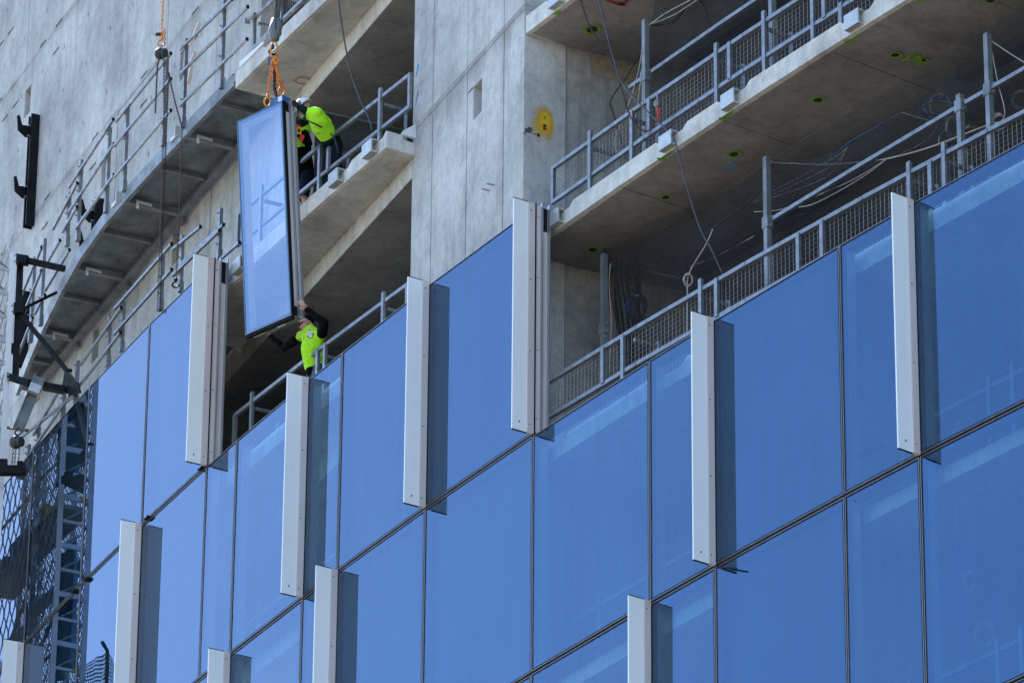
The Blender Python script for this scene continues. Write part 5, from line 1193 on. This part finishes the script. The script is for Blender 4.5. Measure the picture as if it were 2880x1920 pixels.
# --- the second worker, mostly behind the panel, tape measure in hand
hip = J(wu, 950, 1190, -.62); s3, n3 = sn(hip); hip.z = F0+.90
pw = thing('person', P(s3, n3, F0), 'worker in lime vest and dark shorts half hidden behind the panel, holding a tape measure', 'person')
chest = J(wu, 850, 800, -.36); neck = J(wu, 790, 590, -.22); shn = J(wu, 890, 690, -.34); shf = J(wu, 740, 680, -.2); hd = J(wu, 775, 500, -.16)
el, wr = J(wu, 1010, 990, -.40), J(wu, 900, 905, -.24); tipd = J(wu, 840, 850, -.17)
el2, wr2 = J(wu, 700, 820, -.12), J(wu, 720, 900, -.05)
fw = (-CAM_R*.6-ZV*.5-_f0*.2).normalized(); up = (ZV-CAM_R*.3); hp3, rt, fw, up = head_prims(hd, fw, up)
body = hp3+[('c', hd-up*.06, neck, .058, .066, 0), ('c', neck, chest, .07, .13, 0), ('c', chest, hip, .13, .14, 0), ('c', neck, shn, .06, .05, 0), ('c', neck, shf, .06, .05, 0), ('c', shn, el, .05, .04, 0), ('c', el, wr, .04, .03, 0), ('c', shf, el2, .05, .04, 0), ('c', el2, wr2, .04, .03, 0)]
body += hand_prims(wr2, wr2-el2, ZV, -_f0, 0, .8)
fl = [P(s3-.14, n3-.0, F0), P(s3+.16, n3-.06, F0)]; hips = [hip-T(s3)*.09-ZV*.04, hip+T(s3)*.09-ZV*.04]; knees = [(h*.5+f*.5)+N(s3)*.10 for h, f in zip(hips, fl)]
for h, k_, f in zip(hips, knees, fl): body += [('c', h, k_, .075, .058, 0), ('c', k_, f+ZV*.1, .055, .04, 0)]
grow(body, 'body', ['skin'], pw, .011, 3)
tor = (chest-hip).normalized(); lat = (shf-shn).normalized(); lat = (lat-tor*lat.dot(tor)).normalized(); dep = lat.cross(tor)
grow([('e', chest+tor*.05, (.20, .145, .22), [lat, dep, tor], 0), ('c', neck-tor*.02, shn, .08, .085, 0), ('c', neck-tor*.02, shf, .08, .085, 0), ('c', chest, chest-tor*.17, .175, .175, 0), ('c', chest-tor*.2, hip, .168, .168, 1), ('e', hip-ZV*.02, (.17, .17, .14), [lat, dep, ZV], 1),
      ('c', shn, shn+(el-shn)*.3, .086, .08, 0), ('c', shn+(el-shn)*.45, el, .076, .068, 1), ('c', el, wr, .066, .05, 1), ('c', shf, el2, .08, .066, 1), ('c', el2, wr2, .064, .05, 1)], 'hoodie', ['hi_vis', 'black_cloth'], pw, .013, 4, .022, .09)
sh = []
for h, k_ in zip(hips, knees): sh += [('c', h, h+(k_-h)*.86, .105, .098, 0)]
grow(sh+[('c', hips[0], hips[1], .115, .115, 0)], 'shorts', ['navy_cloth'], pw, .014, 4, .012)
for f in fl: grow([('c', f+ZV*.04-N(s3)*.05, f+ZV*.035+N(s3)*.15, .042, .036, 0), ('c', f+ZV*.05-N(s3)*.04, f+ZV*.14-N(s3)*.03, .05, .05, 0)], 'boot', ['boot'], pw, .01, 2)
grow(hand_prims(wr, tipd-wr, ZV, -CAM_R, 0, .9, 1.1)+[('c', wr, wr+(el-wr)*.2, .04, .042, 0)], 'glove', ['glove'], pw, .008, 2)
helmet(hd+up*.025, rt, fw, up, pw)
c = J(wu, 852, 770, -.12); tm = thing('tape_measure', c-ZV*.06, 'yellow and red tape measure in the gloved hand beside the panel', 'tape measure')
m = MB(); m.obox(c, CAM_R*.035, CAM_U*.055, _f0*.02); m.build('case', 'tool_yellow', tm)
m = MB(); m.obox(c+CAM_U*.075-CAM_R*.015, CAM_R*.03, CAM_U*.02, _f0*.018); m.build('cap', 'tool_red', tm)
m = MB(); m.obox(c-CAM_R*.005, CAM_R*.02, CAM_U*.03, _f0*.022); m.build('grip', 'ink', tm)
c = J(wu, 895, 895, -.20); m = MB(); m.obox(c+_f0*-.03, CAM_R*.03+CAM_U*-.02, CAM_U*.05+CAM_R*.02, _f0*.012); m.build('strap', 'tool_red', tm)
